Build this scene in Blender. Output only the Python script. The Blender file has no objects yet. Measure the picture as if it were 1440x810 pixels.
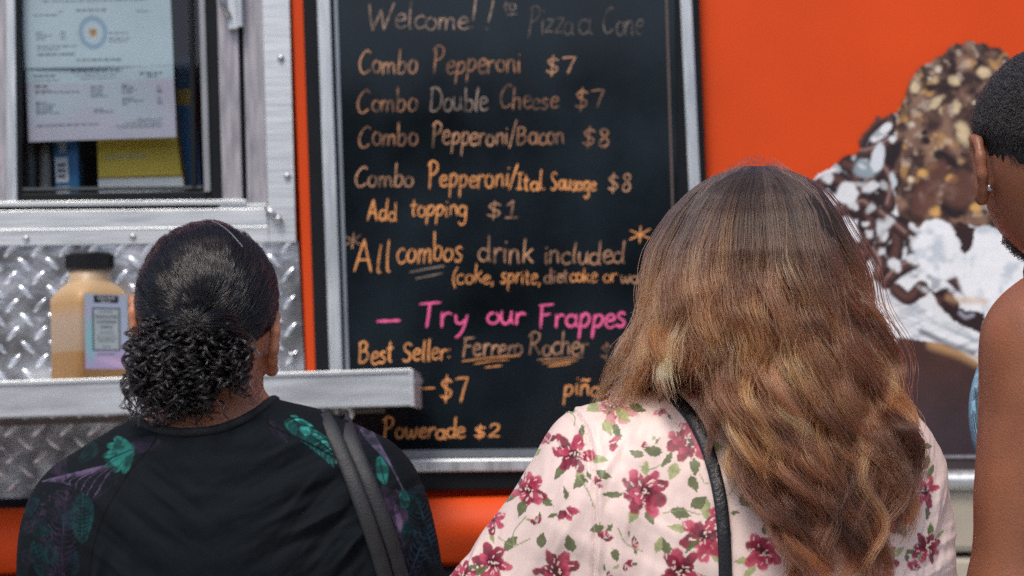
import bpy, math, random
import numpy as np
from mathutils import Vector, Matrix

random.seed(7)
rng = np.random.default_rng(11)
scene = bpy.context.scene
col = scene.collection

# ------------------------------------------------------------------ camera
FPX, PITCH, ROLL = 2954.0, math.radians(4.0), 0.026
CAM = np.array([0.0, -4.0, 1.40])
_f = np.array([0, math.cos(PITCH), math.sin(PITCH)])
_u0 = np.array([0, -math.sin(PITCH), math.cos(PITCH)])
_r0 = np.array([1.0, 0, 0])
CR = _r0 * math.cos(ROLL) - _u0 * math.sin(ROLL)
CU = _u0 * math.cos(ROLL) + _r0 * math.sin(ROLL)
cam_data = bpy.data.cameras.new('camera')
cam = bpy.data.objects.new('camera', cam_data)
col.objects.link(cam)
M = Matrix(((CR[0], CU[0], -_f[0], CAM[0]), (CR[1], CU[1], -_f[1], CAM[1]), (CR[2], CU[2], -_f[2], CAM[2]), (0, 0, 0, 1)))
cam.matrix_world = M
cam_data.sensor_width = 36
cam_data.lens = 36 * FPX / 1440
cam_data.clip_start, cam_data.clip_end = 0.05, 2000
cam_data.dof.use_dof = True
cam_data.dof.focus_distance = 2.12
cam_data.dof.aperture_fstop = 8.5
scene.camera = cam

# ------------------------------------------------------------------ sky, sun, exposure
SUN_EL, SUN_AZ = math.radians(58), math.radians(200)      # azimuth clockwise from +Y: behind the viewer, a little left
world = bpy.data.worlds.new('World'); scene.world = world
world.use_nodes = True
wn = world.node_tree
sky = wn.nodes.new('ShaderNodeTexSky'); sky.sky_type = 'NISHITA'; sky.sun_disc = False
sky.sun_elevation = SUN_EL; sky.sun_rotation = SUN_AZ
sky.dust_density = 3.0; sky.air_density = 0.8
bg = wn.nodes['Background']; bg.inputs[1].default_value = 0.12
wn.links.new(sky.outputs[0], bg.inputs[0])
sd = bpy.data.lights.new('sun', 'SUN'); so = bpy.data.objects.new('sun', sd); col.objects.link(so)
sd.energy = 1.6; sd.angle = math.radians(17); sd.color = (1.0, 0.94, 0.86)
sdir = Vector((math.sin(SUN_AZ) * math.cos(SUN_EL), math.cos(SUN_AZ) * math.cos(SUN_EL), math.sin(SUN_EL)))
so.rotation_euler = sdir.to_track_quat('Z', 'Y').to_euler()
scene.view_settings.view_transform = 'Standard'
scene.view_settings.look = 'None'
scene.view_settings.gamma = 1
scene.view_settings.exposure = 0.34
scene.cycles.use_denoising = False
scene.cycles.transparent_max_bounces = 24

def at(x, y, Y):
    """the point at depth plane Y seen at pixel (x, y) of the 1440 x 810 photograph"""
    d = _f * FPX + CR * (x - 720) - CU * (y - 405)
    t = (Y - CAM[1]) / d[1]
    return CAM + d * t

# ------------------------------------------------------------------ helpers: objects
LOC = {}
def tag(o, label=None, cat=None, group=None, kind=None):
    if label: o['label'] = label
    if cat: o['category'] = cat
    if group: o['group'] = group
    if kind: o['kind'] = kind
    return o

def empty(name, loc, label=None, cat=None, group=None):
    o = bpy.data.objects.new(name, None); col.objects.link(o)
    o.location = [float(v) for v in loc]
    o.empty_display_size = 0.05
    LOC[o.name] = np.array(loc, float)
    return tag(o, label, cat, group)

def link_mesh(name, V, F, mat, parent=None, smooth=False, cols=None, loc=None, bevel=0, sub=0):
    V = np.asarray(V, float)
    if parent is not None: org = LOC[parent.name]
    elif loc is not None: org = np.asarray(loc, float)
    else: org = np.zeros(3)
    me = bpy.data.meshes.new(name)
    if isinstance(F, np.ndarray):
        n, k = F.shape
        me.vertices.add(len(V)); me.vertices.foreach_set('co', (V - org).astype(np.float32).ravel())
        me.loops.add(n * k); me.loops.foreach_set('vertex_index', F.astype(np.int32).ravel())
        me.polygons.add(n); me.polygons.foreach_set('loop_start', np.arange(0, n * k, k, dtype=np.int32))
        me.update(calc_edges=True); me.validate()
    else:
        me.from_pydata([tuple(v) for v in (V - org)], [], F)
        me.update()
    if smooth:
        me.polygons.foreach_set('use_smooth', np.ones(len(me.polygons), bool))
    if cols is not None:
        a = me.color_attributes.new('paint', 'FLOAT_COLOR', 'POINT')
        c = np.ones((len(V), 4), np.float32); c[:, :3] = cols
        a.data.foreach_set('color', c.ravel())
    o = bpy.data.objects.new(name, me); col.objects.link(o)
    LOC[o.name] = org
    if mat: me.materials.append(mat)
    if parent is not None: o.parent = parent
    elif loc is not None: o.location = [float(v) for v in loc]
    if bevel:
        b = o.modifiers.new('bevel', 'BEVEL'); b.width = bevel; b.segments = 2; b.limit_method = 'ANGLE'
    if sub:
        s = o.modifiers.new('sub', 'SUBSURF'); s.levels = s.render_levels = sub
    return o

# a child whose parent is itself a child: its mesh is written relative to the top-level origin
class MB:
    def __init__(s): s.V, s.F = [], []
    def add(s, V, F):
        n = len(s.V); s.V += [tuple(map(float, v)) for v in V]; s.F += [tuple(i + n for i in f) for f in F]; return s
    def box(s, lo, hi):
        x0, y0, z0 = lo; x1, y1, z1 = hi
        return s.add([(x0,y0,z0),(x1,y0,z0),(x1,y1,z0),(x0,y1,z0),(x0,y0,z1),(x1,y0,z1),(x1,y1,z1),(x0,y1,z1)],
                     [(0,3,2,1),(4,5,6,7),(0,1,5,4),(1,2,6,5),(2,3,7,6),(3,0,4,7)])
    def plate(s, pts, Yf, Yb):
        """a flat piece whose front outline is given in photo pixels on the plane Yf, reaching back to Yb"""
        P = [at(x, y, Yf) for x, y in pts]; n = len(P)
        area = sum(P[i][0]*P[(i+1)%n][2] - P[(i+1)%n][0]*P[i][2] for i in range(n))
        if area < 0: P = P[::-1]
        Q = [(p[0], Yb, p[2]) for p in P]
        return s.add(P + Q, [tuple(range(n)), tuple(range(2*n-1, n-1, -1))] +
                     [(i, n+i, n+(i+1)%n, (i+1)%n) for i in range(n)])
    def tube(s, pts, r, n=10, caps=True):
        pts = [np.array(p, float) for p in pts]; m = len(pts)
        rs = r if hasattr(r, '__len__') else [r] * m
        rings = []
        up = np.array([0.123, 0.31, 0.94])
        for i, p in enumerate(pts):
            t = pts[min(i+1, m-1)] - pts[max(i-1, 0)]; t /= np.linalg.norm(t) + 1e-12
            a = np.cross(t, up); a /= np.linalg.norm(a) + 1e-12; b = np.cross(t, a)
            rings.append([p + rs[i]*(math.cos(2*math.pi*k/n)*a + math.sin(2*math.pi*k/n)*b) for k in range(n)])
        V = [v for rg in rings for v in rg]
        F = [(i*n+k, i*n+(k+1)%n, (i+1)*n+(k+1)%n, (i+1)*n+k) for i in range(m-1) for k in range(n)]
        if caps: F += [tuple(range(n-1, -1, -1)), tuple(range((m-1)*n, m*n))]
        return s.add(V, F)
    def lathe(s, prof, c, axis='z', n=24):
        V = []
        for r, h in prof:
            for k in range(n):
                a = 2*math.pi*k/n
                V.append((c[0]+r*math.cos(a), c[1]+r*math.sin(a), c[2]+h) if axis == 'z' else
                         (c[0]+r*math.cos(a), c[1]-h, c[2]+r*math.sin(a)))
        m = len(prof)
        F = [(i*n+k, i*n+(k+1)%n, (i+1)*n+(k+1)%n, (i+1)*n+k) for i in range(m-1) for k in range(n)]
        F += [tuple(range(n-1, -1, -1)), tuple(range((m-1)*n, m*n))]
        return s.add(V, F)
    def build(s, name, mat, parent=None, smooth=False, bevel=0, loc=None, sub=0):
        return link_mesh(name, np.array(s.V), s.F, mat, parent, smooth, None, loc, bevel, sub)

# ------------------------------------------------------------------ helpers: materials
def lin(r, g, b):
    f = lambda c: (c/255/12.92) if c/255 <= 0.04045 else ((c/255+0.055)/1.055)**2.4
    return np.array([f(r), f(g), f(b)])

def mat(name, c, rough=0.5, metal=0.0, vary=0.12, scale=12, bump=0.0, bscale=60, coat=0.0, attr=False, spec=0.5, sheen=0.0,
        stretch=None, sss=0.0, rvary=0.0):
    m = bpy.data.materials.new(name); m.use_nodes = True
    nt = m.node_tree; p = nt.nodes['Principled BSDF']
    p.inputs['Roughness'].default_value = rough; p.inputs['Metallic'].default_value = metal
    p.inputs['Specular IOR Level'].default_value = spec
    p.inputs['Coat Weight'].default_value = coat; p.inputs['Coat Roughness'].default_value = 0.15
    if sheen:
        p.inputs['Sheen Weight'].default_value = sheen; p.inputs['Sheen Roughness'].default_value = 0.4
    if sss:
        p.inputs['Subsurface Weight'].default_value = sss
        p.inputs['Subsurface Radius'].default_value = (0.012, 0.004, 0.002)
        p.inputs['Subsurface Scale'].default_value = 1.0
    tc = nt.nodes.new('ShaderNodeTexCoord'); mp = nt.nodes.new('ShaderNodeMapping')
    nt.links.new(tc.outputs['Object'], mp.inputs[0])
    if stretch: mp.inputs['Scale'].default_value = stretch
    nz = nt.nodes.new('ShaderNodeTexNoise'); nz.inputs['Scale'].default_value = scale; nz.inputs['Detail'].default_value = 5
    nt.links.new(mp.outputs[0], nz.inputs['Vector'])
    mr = nt.nodes.new('ShaderNodeMapRange')
    mr.inputs[1].default_value = 0.3; mr.inputs[2].default_value = 0.7
    mr.inputs[3].default_value = 1 - vary; mr.inputs[4].default_value = 1 + vary
    nt.links.new(nz.outputs['Fac'], mr.inputs[0])
    mx = nt.nodes.new('ShaderNodeVectorMath'); mx.operation = 'SCALE'
    if attr:
        at_ = nt.nodes.new('ShaderNodeAttribute'); at_.attribute_name = 'paint'
        nt.links.new(at_.outputs['Color'], mx.inputs[0])
    else:
        mx.inputs[0].default_value = tuple(float(v) for v in c)
    nt.links.new(mr.outputs[0], mx.inputs['Scale'])
    nt.links.new(mx.outputs[0], p.inputs['Base Color'])
    if rvary:
        m2 = nt.nodes.new('ShaderNodeMapRange'); m2.inputs[1].default_value = 0.3; m2.inputs[2].default_value = 0.7
        m2.inputs[3].default_value = max(0.02, rough - rvary); m2.inputs[4].default_value = rough + rvary
        nt.links.new(nz.outputs['Fac'], m2.inputs[0]); nt.links.new(m2.outputs[0], p.inputs['Roughness'])
    if bump:
        n2 = nt.nodes.new('ShaderNodeTexNoise'); n2.inputs['Scale'].default_value = bscale; n2.inputs['Detail'].default_value = 4
        nt.links.new(mp.outputs[0], n2.inputs['Vector'])
        b = nt.nodes.new('ShaderNodeBump'); b.inputs['Strength'].default_value = bump; b.inputs['Distance'].default_value = 0.004
        nt.links.new(n2.outputs['Fac'], b.inputs['Height']); nt.links.new(b.outputs[0], p.inputs['Normal'])
    return m

def glass_mat(name, tint, refl=1.0):
    m = bpy.data.materials.new(name); m.use_nodes = True; nt = m.node_tree
    nt.nodes.remove(nt.nodes['Principled BSDF']); out = nt.nodes['Material Output']
    tr = nt.nodes.new('ShaderNodeBsdfTransparent'); tr.inputs[0].default_value = (*tint, 1)
    gl = nt.nodes.new('ShaderNodeBsdfGlossy'); gl.inputs['Roughness'].default_value = 0.03
    fr = nt.nodes.new('ShaderNodeLayerWeight'); pw = nt.nodes.new('ShaderNodeMath'); pw.operation = 'POWER'; pw.inputs[1].default_value = 5
    nt.links.new(fr.outputs['Facing'], pw.inputs[0])
    ml = nt.nodes.new('ShaderNodeMath'); ml.operation = 'MULTIPLY_ADD'; ml.inputs[1].default_value = .9*refl; ml.inputs[2].default_value = .06*refl
    nt.links.new(pw.outputs[0], ml.inputs[0])
    mx = nt.nodes.new('ShaderNodeMixShader'); nt.links.new(ml.outputs[0], mx.inputs[0])
    nt.links.new(tr.outputs[0], mx.inputs[1]); nt.links.new(gl.outputs[0], mx.inputs[2])
    nt.links.new(mx.outputs[0], out.inputs[0]); return m

# ------------------------------------------------------------------ helpers: noise and 2-D painting on dense meshes
def _hash(ix, iy, iz):
    h = (ix.astype(np.int64)*374761393 + iy.astype(np.int64)*668265263 + iz.astype(np.int64)*2147483647) & 0xffffffff
    h = ((h ^ (h >> 13)) * 1274126177) & 0xffffffff
    return ((h ^ (h >> 16)) & 0xffff) / 65535.0
def vnoise(P):
    P = np.asarray(P, float)
    if P.shape[1] == 2: P = np.c_[P, np.zeros(len(P))]
    i = np.floor(P); f = P - i; f = f*f*(3-2*f); i = i.astype(np.int64); r = 0
    for dx in (0, 1):
        for dy in (0, 1):
            for dz in (0, 1):
                w = (f[:,0] if dx else 1-f[:,0])*(f[:,1] if dy else 1-f[:,1])*(f[:,2] if dz else 1-f[:,2])
                r = r + w*_hash(i[:,0]+dx, i[:,1]+dy, i[:,2]+dz)
    return r
def fbm(P, o=4):
    P = np.asarray(P, float); r, a, t = 0, 0.5, 0
    for k in range(o):
        r = r + a*vnoise(P*(2**k) + 17.3*k); t += a; a *= 0.5
    return r/t
def sstep(a, b, x):
    t = np.clip((np.asarray(x, float)-a)/(b-a), 0, 1); return t*t*(3-2*t)

def catmull(pts, n=6):
    P = np.array(pts, float)
    if len(P) < 3: 
        return np.array([P[0]*(1-t)+P[-1]*t for t in np.linspace(0, 1, n+1)])
    closed = np.allclose(P[0], P[-1])
    Q = np.vstack([P[-2] if closed else 2*P[0]-P[1], P, P[1] if closed else 2*P[-1]-P[-2]]); out = []
    for i in range(1, len(Q)-2):
        a, b, c, d = Q[i-1], Q[i], Q[i+1], Q[i+2]
        for t in np.linspace(0, 1, n, endpoint=False):
            out.append(0.5*((2*b)+(c-a)*t+(2*a-5*b+4*c-d)*t*t+(3*b-a-3*c+d)*t**3))
    out.append(P[-1]); return np.array(out)

class Paint:
    """colours the points P (n, 2) of a flat or draped surface with shapes"""
    def __init__(s, P, base): s.P = P; s.C = np.tile(np.asarray(base, float), (len(P), 1))
    def near(s, pts, pad):
        pts = np.asarray(pts, float); lo = pts.min(0)-pad; hi = pts.max(0)+pad
        return np.where((s.P[:,0] > lo[0]) & (s.P[:,0] < hi[0]) & (s.P[:,1] > lo[1]) & (s.P[:,1] < hi[1]))[0]
    def put(s, idx, a, c):
        a = np.clip(np.asarray(a, float), 0, 1)
        if a.ndim == 0: a = np.full(len(idx), float(a))
        s.C[idx] = s.C[idx]*(1-a[:,None]) + np.asarray(c, float)*a[:,None]
    def poly(s, pts, c, a=1.0, jag=0, jscale=0.1, seed=0):
        pts = np.array(pts, float); idx = s.near(pts, jag+1)
        if not len(idx): return idx
        q = s.P[idx]
        if jag: q = q + jag*2*(np.c_[fbm(q*jscale+seed, 3), fbm(q*jscale+seed+40, 3)]-0.5)
        ins = np.zeros(len(idx), bool); n = len(pts)
        for i in range(n):
            x0, y0 = pts[i]; x1, y1 = pts[(i+1) % n]
            if y0 == y1: continue
            cnd = (q[:,1] > min(y0, y1)) & (q[:,1] <= max(y0, y1))
            ins ^= cnd & (q[:,0] < (x1-x0)*(q[:,1]-y0)/(y1-y0)+x0)
        idx = idx[ins]
        if callable(c): c = c(s.P[idx])
        s.put(idx, a, c); return idx
    def dist(s, line, pad):
        line = np.asarray(line, float); idx = s.near(line, pad)
        d = np.full(len(idx), 1e9); q = s.P[idx]; tt = np.zeros(len(idx))
        L = len(line)-1
        for i in range(L):
            a, b = line[i], line[i+1]; ab = b-a; l2 = (ab*ab).sum()+1e-12
            t = np.clip(((q-a)@ab)/l2, 0, 1); di = np.hypot(*(q-a-t[:,None]*ab).T)
            m = di < d; d[m] = di[m]; tt[m] = (i+t[m])/L
        return idx, d, tt
    def stroke(s, line, w, c, soft=0.3, a=1.0, taper=False, smooth=True):
        line = catmull(line, 5) if smooth and len(line) > 2 else np.asarray(line, float)
        idx, d, t = s.dist(line, w*1.5+1e-9)
        if not len(idx): return
        ww = w*np.sqrt(np.clip(1-(2*t-1)**2, 0.02, 1)) if taper else w
        al = 1-sstep(ww*(1-soft), ww*(1+soft), d)
        if callable(c): c = c(s.P[idx], d/w, t)
        s.put(idx, al*a, c)
    def blob(s, c, rx, ry, ang, colr, soft=0.15, wob=0.0, seed=0, a=1.0):
        r = max(rx, ry)*(1.3+wob)
        idx = s.near([c], r)
        if not len(idx): return
        q = s.P[idx]-np.asarray(c); ca, sa = math.cos(ang), math.sin(ang)
        u = (q[:,0]*ca+q[:,1]*sa)/rx; v = (-q[:,0]*sa+q[:,1]*ca)/ry
        e = np.hypot(u, v)
        if wob: e = e+wob*2*(fbm(s.P[idx]/r*2.5+seed*7.1, 3)-0.5)
        if callable(colr): colr = colr(s.P[idx], u, v)
        s.put(idx, (1-sstep(1-soft, 1+soft, e))*a, colr)
# ------------------------------------------------------------------ hand lettering: one-stroke letters (baseline 0, small letters 1 high, capitals 1.8)
def _o(cx=.42, cy=.5, rx=.36, ry=.48, a0=60, sweep=370, n=10):
    return [(cx+rx*math.cos(math.radians(a0+sweep*i/n)), cy+ry*math.sin(math.radians(a0+sweep*i/n))) for i in range(n+1)]
GL = {
 'a': (.95, [_o(.4,.48,.34,.46,40,330), [(.76,.98),(.74,.5),(.8,.08),(.95,.02)]]),
 'b': (.9, [[(.12,1.85),(.12,1.0),(.12,.05)], [(.12,.55),(.35,.9),(.66,.8),(.72,.42),(.5,.04),(.14,.08)]]),
 'c': (.8, [[(.7,.85),(.5,1.0),(.2,.8),(.1,.42),(.3,.04),(.55,.03),(.76,.2)]]),
 'd': (.98, [_o(.4,.45,.33,.43,40,330), [(.78,1.85),(.76,.9),(.78,.1),(.9,.02)]]),
 'e': (.82, [[(.12,.5),(.45,.56),(.7,.68),(.6,.95),(.35,.98),(.12,.65),(.16,.2),(.42,.0),(.78,.16)]]),
 'g': (.92, [_o(.4,.5,.33,.44,40,330), [(.74,.95),(.76,.2),(.7,-.55),(.4,-.8),(.12,-.55)]]),
 'h': (.88, [[(.12,1.85),(.12,.9),(.12,.02)], [(.13,.6),(.35,.95),(.62,.9),(.68,.5),(.72,.02)]]),
 'i': (.42, [[(.2,1.0),(.18,.5),(.24,.02)], [(.22,1.42),(.25,1.5)]]),
 'k': (.85, [[(.12,1.8),(.12,.9),(.12,.02)], [(.68,1.05),(.38,.7),(.14,.5)], [(.3,.62),(.5,.3),(.76,.02)]]),
 'l': (.42, [[(.24,1.85),(.18,.9),(.2,.1),(.34,.02)]]),
 'm': (1.3, [[(.1,1.0),(.12,.5),(.12,.02)], [(.12,.6),(.32,.98),(.52,.85),(.56,.4),(.56,.03)], [(.56,.6),(.78,.98),(1.0,.85),(1.04,.4),(1.1,.03)]]),
 'n': (.88, [[(.12,1.0),(.13,.5),(.12,.02)], [(.13,.6),(.35,.98),(.62,.9),(.67,.45),(.74,.03)]]),
 'ñ': (.88, [[(.12,1.0),(.13,.5),(.12,.02)], [(.13,.6),(.35,.98),(.62,.9),(.67,.45),(.74,.03)], [(.1,1.35),(.3,1.52),(.55,1.4),(.8,1.55)]]),
 'o': (.86, [_o(.42,.5,.34,.47,70,375)]),
 'p': (.88, [[(.16,1.0),(.14,.2),(.1,-.85)], [(.16,.6),(.4,1.0),(.7,.82),(.7,.4),(.45,.05),(.15,.15)]]),
 'r': (.7, [[(.14,1.0),(.15,.5),(.14,.02)], [(.15,.55),(.3,.88),(.5,.98),(.66,.88)]]),
 's': (.72, [[(.6,.88),(.36,1.0),(.14,.8),(.3,.55),(.56,.38),(.5,.08),(.25,.0),(.06,.14)]]),
 't': (.68, [[(.32,1.6),(.3,.8),(.32,.1),(.52,.03)], [(.04,1.05),(.34,1.08),(.62,1.12)]]),
 'u': (.9, [[(.12,1.0),(.12,.4),(.3,.02),(.56,.12),(.68,.55),(.7,1.0)], [(.7,1.0),(.7,.4),(.82,.02)]]),
 'w': (1.15, [[(.08,1.0),(.16,.3),(.32,.02),(.5,.4),(.56,.8)], [(.56,.8),(.64,.25),(.82,.03),(.98,.45),(1.02,1.0)]]),
 'y': (.88, [[(.12,1.0),(.18,.45),(.4,.3),(.66,.6)], [(.74,1.0),(.64,.2),(.45,-.5),(.2,-.85)]]),
 'z': (.82, [[(.08,.95),(.4,.95),(.68,.92),(.4,.5),(.08,.05),(.4,.06),(.76,.04)]]),
 'A': (1.2, [[(.06,.0),(.3,.9),(.58,1.85)], [(.58,1.85),(.78,.9),(1.0,.0)], [(.2,.62),(.5,.68),(.9,.66)]]),
 'B': (1.1, [[(.18,1.8),(.14,.9),(.12,.0)], [(.08,1.7),(.5,1.85),(.82,1.55),(.6,1.1),(.2,.98)], [(.2,.98),(.7,1.0),(.92,.6),(.6,.1),(.1,.02)]]),
 'C': (1.2, [[(1.0,1.65),(.75,1.85),(.35,1.5),(.12,.8),(.3,.1),(.65,.0),(1.02,.28)]]),
 'D': (1.2, [[(.22,1.8),(.18,.9),(.14,.02)], [(.05,1.7),(.55,1.8),(1.0,1.3),(.98,.5),(.6,.05),(.12,.02)]]),
 'F': (1.05, [[(.22,1.75),(.2,.9),(.16,-.05)], [(.05,1.78),(.5,1.8),(1.0,1.86)], [(.2,1.0),(.5,1.02),(.78,1.08)]]),
 'I': (.75, [[(.36,1.75),(.34,.9),(.32,.04)], [(.08,1.75),(.36,1.77),(.66,1.8)], [(.04,.04),(.32,.03),(.62,.06)]]),
 'P': (1.05, [[(.24,1.75),(.2,.8),(.14,-.15)], [(.02,1.55),(.35,1.9),(.8,1.75),(.85,1.3),(.55,.95),(.2,.85)]]),
 'R': (1.15, [[(.24,1.7),(.2,.8),(.16,.0)], [(.0,1.55),(.35,1.95),(.85,1.75),(.8,1.25),(.5,1.0),(.2,.9)], [(.4,.95),(.7,.5),(1.05,.0)]]),
 'S': (1.0, [[(.85,1.6),(.55,1.85),(.2,1.55),(.3,1.1),(.7,.75),(.72,.25),(.4,.0),(.08,.2)]]),
 'T': (1.15, [[(.55,1.8),(.54,.9),(.5,.0)], [(.02,1.72),(.5,1.78),(1.12,1.84)]]),
 'W': (1.8, [[(.06,1.85),(.22,.9),(.42,.03)], [(.42,.03),(.66,.8),(.88,1.5)], [(.88,1.5),(1.02,.7),(1.16,.05)], [(1.16,.05),(1.4,1.0),(1.68,1.95)]]),
 '$': (1.0, [[(.82,1.35),(.5,1.55),(.2,1.25),(.4,.9),(.72,.7),(.74,.35),(.45,.12),(.12,.3)], [(.5,1.85),(.47,.9),(.44,-.2)]]),
 '1': (.8, [[(.1,1.3),(.3,1.55),(.42,1.75)], [(.42,1.75),(.4,.9),(.36,.05)], [(.05,.03),(.4,.04),(.75,.08)]]),
 '2': (.9, [[(.1,1.3),(.3,1.7),(.65,1.6),(.68,1.1),(.35,.5),(.06,.06),(.4,.1),(.82,.08)]]),
 '3': (.9, [[(.1,1.6),(.4,1.75),(.7,1.5),(.5,1.0),(.3,.92)], [(.3,.92),(.7,.85),(.78,.4),(.45,.02),(.06,.2)]]),
 '7': (.95, [[(.06,1.6),(.4,1.68),(.84,1.7)], [(.84,1.7),(.62,.9),(.44,.0)]]),
 '8': (.9, [[(.68,1.45),(.45,1.72),(.2,1.45),(.42,.98),(.7,.5),(.5,.04),(.2,.15),(.2,.55),(.5,.98),(.7,1.4)]]),
 '!': (.5, [[(.34,2.0),(.28,1.2),(.22,.5)], [(.18,.08),(.2,.0)]]),
 '/': (.7, [[(.7,1.9),(.4,.9),(.08,-.3)]]),
 '.': (.35, [[(.12,.06),(.2,.0)]]),
 ',': (.4, [[(.2,.1),(.18,-.1),(.08,-.35)]]),
 ':': (.4, [[(.15,.2),(.2,.14)], [(.17,.85),(.22,.79)]]),
 '(': (.55, [[(.45,1.6),(.18,1.0),(.16,.3),(.4,-.4)]]),
 ')': (.55, [[(.1,1.6),(.38,1.0),(.36,.3),(.1,-.4)]]),
 '-': (.9, [[(.05,.55),(.45,.62),(.85,.7)]]),
 '*': (1.0, [[(.5,1.0),(.5,.5),(.48,.0)], [(.05,.75),(.5,.5),(.95,.25)], [(.05,.2),(.5,.5),(.95,.85)]]),
 ' ': (.6, []),
}
def word_strokes(text, x0, x1, base, xh, slant=0.1, capk=1.0, rise=0.0, seed=0):
    """pen strokes, in photo pixels, of a word filling x0..x1 on a baseline"""
    r = random.Random(seed*131+len(text))
    tot = sum(GL[c][0] for c in text); k = (x1-x0)/tot; out = []; x = 0.0
    for c in text:
        adv, st = GL[c]; jy = r.uniform(-.12, .10); js = r.uniform(.88, 1.12); jx = r.uniform(-.06, .06); jr = r.uniform(-.10, .10)
        for s in st:
            pts = []
            for (u, v) in catmull(s, 5) if len(s) > 2 else s:
                vv = v*js+jy
                if vv > 1.05: vv = 1.05+(vv-1.05)*capk
                px = x0+(x+u+jx)*k+(slant+jr)*vv*xh*.5
                pts.append((px, base-vv*xh-rise*(px-x0)))
            out.append(np.array(pts))
        x += adv
    return out
# ------------------------------------------------------------------ materials of the place
ORANGE = (0.74, 0.072, 0.007)
m_orange = mat('orange_paint', ORANGE, 0.55, vary=.05, scale=5, spec=.25)
m_alu = mat('brushed_aluminium', (.69, .72, .72), 0.40, 0.8, vary=.08, scale=9, rvary=.1, stretch=(8, 8, .8))
m_alu_h = mat('brushed_aluminium_sill', (.77, .80, .80), 0.43, 0.75, vary=.06, scale=9, rvary=.1, stretch=(1, 6, 30))
m_alu_dull = mat('dull_aluminium', (.42, .40, .42), 0.5, 0.8, vary=.15, scale=14, rvary=.1, stretch=(8, 8, 1))
m_tread = mat('tread_metal', (.82,.84,.87), 0.21, .84, vary=.35, scale=16, rvary=.10, bump=.5, bscale=26)
m_black = mat('black_rubber', (.006, .008, .010), 0.5, vary=.2, spec=.22)
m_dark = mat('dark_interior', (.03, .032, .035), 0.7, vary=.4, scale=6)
m_board = mat('blackboard', (.009, .014, .018), 0.12, vary=.7, scale=4, rvary=.06, spec=.42)
m_steel = mat('screw_steel', (.45, .46, .47), 0.3, 1.0)
m_grey = mat('painted_grey_metal', (.50,.53,.55), 0.45, 0.35, vary=.16, scale=7, rvary=.12, bump=.12, bscale=120, stretch=(1,4,9))
m_beige = mat('beige_panel', (.45, .40, .31), 0.55, vary=.12, scale=8)
m_asph = mat('asphalt', (.05, .05, .052), 0.9, vary=.3, scale=40, bump=.5, bscale=200)
m_pave = mat('paving', (.42, .41, .39), 0.85, vary=.2, scale=6, bump=.3, bscale=90)

# ------------------------------------------------------------------ ground
o = MB().add([(-300,-300,-.12),(300,-300,-.12),(300,300,-.12),(-300,300,-.12)], [(0,1,2,3)]).build('road', m_asph); tag(o, kind='structure')
pv = MB().box((-30,-7.5,-.12), (30,-.16,0)); o = pv.build('pavement', m_pave, bevel=.01); tag(o, kind='structure')

# ------------------------------------------------------------------ across the street, unseen behind the viewer: building added to darken board and metal reflections
hb_ = empty('added_brick_building', (0,-21,0), 'unseen long dark brick building with rows of windows, added to darken reflections', 'building')
MB().box((-26,-27,0),(24,-21,5.6)).build('wall', mat('brick', (.16,.085,.065), .85, vary=.3, scale=3), hb_)
wi_ = mat('dark_window', (.03,.04,.05), .1); fr_ = mat('stone_trim', (.38,.36,.33), .8)
for k in range(12):
    for j in range(2):
        x = -24+k*4.0
        w_ = MB().box((x-.1,-21.02,1.0+j*2.5),(x+1.9,-20.93,2.7+j*2.5)).build('window', fr_, hb_)
        MB().box((x,-21.0,1.1+j*2.5),(x+1.8,-20.91,2.6+j*2.5)).build('pane', wi_, w_)
MB().box((-26.2,-27.2,5.61),(24.2,-20.8,5.9)).build('cornice', fr_, hb_)

# ------------------------------------------------------------------ the truck
truck = empty('food_truck', (0, .5, 0), 'orange food truck with aluminium serving window, tread plate and a frozen dessert picture', 'food truck')
b = MB()
b.plate([(397,-330),(2100,-330),(2100,702),(438,702)], 0, .04)
body = b.build('body_panel', m_orange, truck)
b = MB()
b.plate([(-700,-330),(397,-330),(386,-60),(-700,-60)], 0, .04)
zt = at(700,-325,0)[2]; xl = at(-690,300,0)[0]; xr = at(2090,300,0)[0]
b.box((xl,.045,zt-.06),(xr,1.9,zt))                 # roof
b.box((xl,1.86,.35),(xr,1.9,zt-.061)); b.box((xl,.045,.35),(xl+.04,1.859,zt-.061)); b.box((xr-.04,.045,.35),(xr,1.859,zt-.061))
b.build('truck_shell', m_orange, truck)
# lower rounded skirt
def roll(x0, x1, y0, y1, prof, m, name, yb=0.0):
    """a moulding that runs along the wall: prof = (share of the height from the top, how far it stands out)"""
    b = MB(); V = []
    for x in np.linspace(x0, x1, 2):
        sl = -.024*(x-320)
        for t, d in prof: V.append(at(x, y0+(y1-y0)*t+sl, yb)+np.array([0, -d, 0]))
    n = len(prof); b.add(V, [(i, i+1, n+i+1, n+i) for i in range(n-1)]); return b.build(name, m, truck, smooth=True)
pr = [(0,.0)]+[(.03+.9*t, .035+.06*math.sin(math.pi*min(1,.15+t*.75))) for t in np.linspace(0,1,14)]+[(1.0,.01)]
roll(-420, 1160, 706, 800, pr, m_orange, 'skirt_moulding')
pr2 = [(0,0),(.0,.03),(.4,.032),(1.0,-.01),(3,-.05)]
roll(-420, 1160, 803, 860, pr2, m_black, 'sill_panel')
b = MB(); b.plate([(1172,690),(2100,684),(2100,772),(1172,778)], -.02, .03); b.plate([(1172,784),(2100,778),(2100,1050),(1172,1056)], -.012, .03)
b.build('beige_side_panel', m_beige, truck, bevel=.012)
b = MB(); b.plate([(1172,777),(2100,771),(2100,785),(1172,791)], .0, .02); b.build('panel_gap', m_black, truck)
pr3 = [(0,.0)]+[(.5-.5*math.cos(a), .012+.03*math.sin(a)) for a in np.linspace(0, math.pi, 12)]+[(1,0)]
b = MB(); V = []
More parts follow.
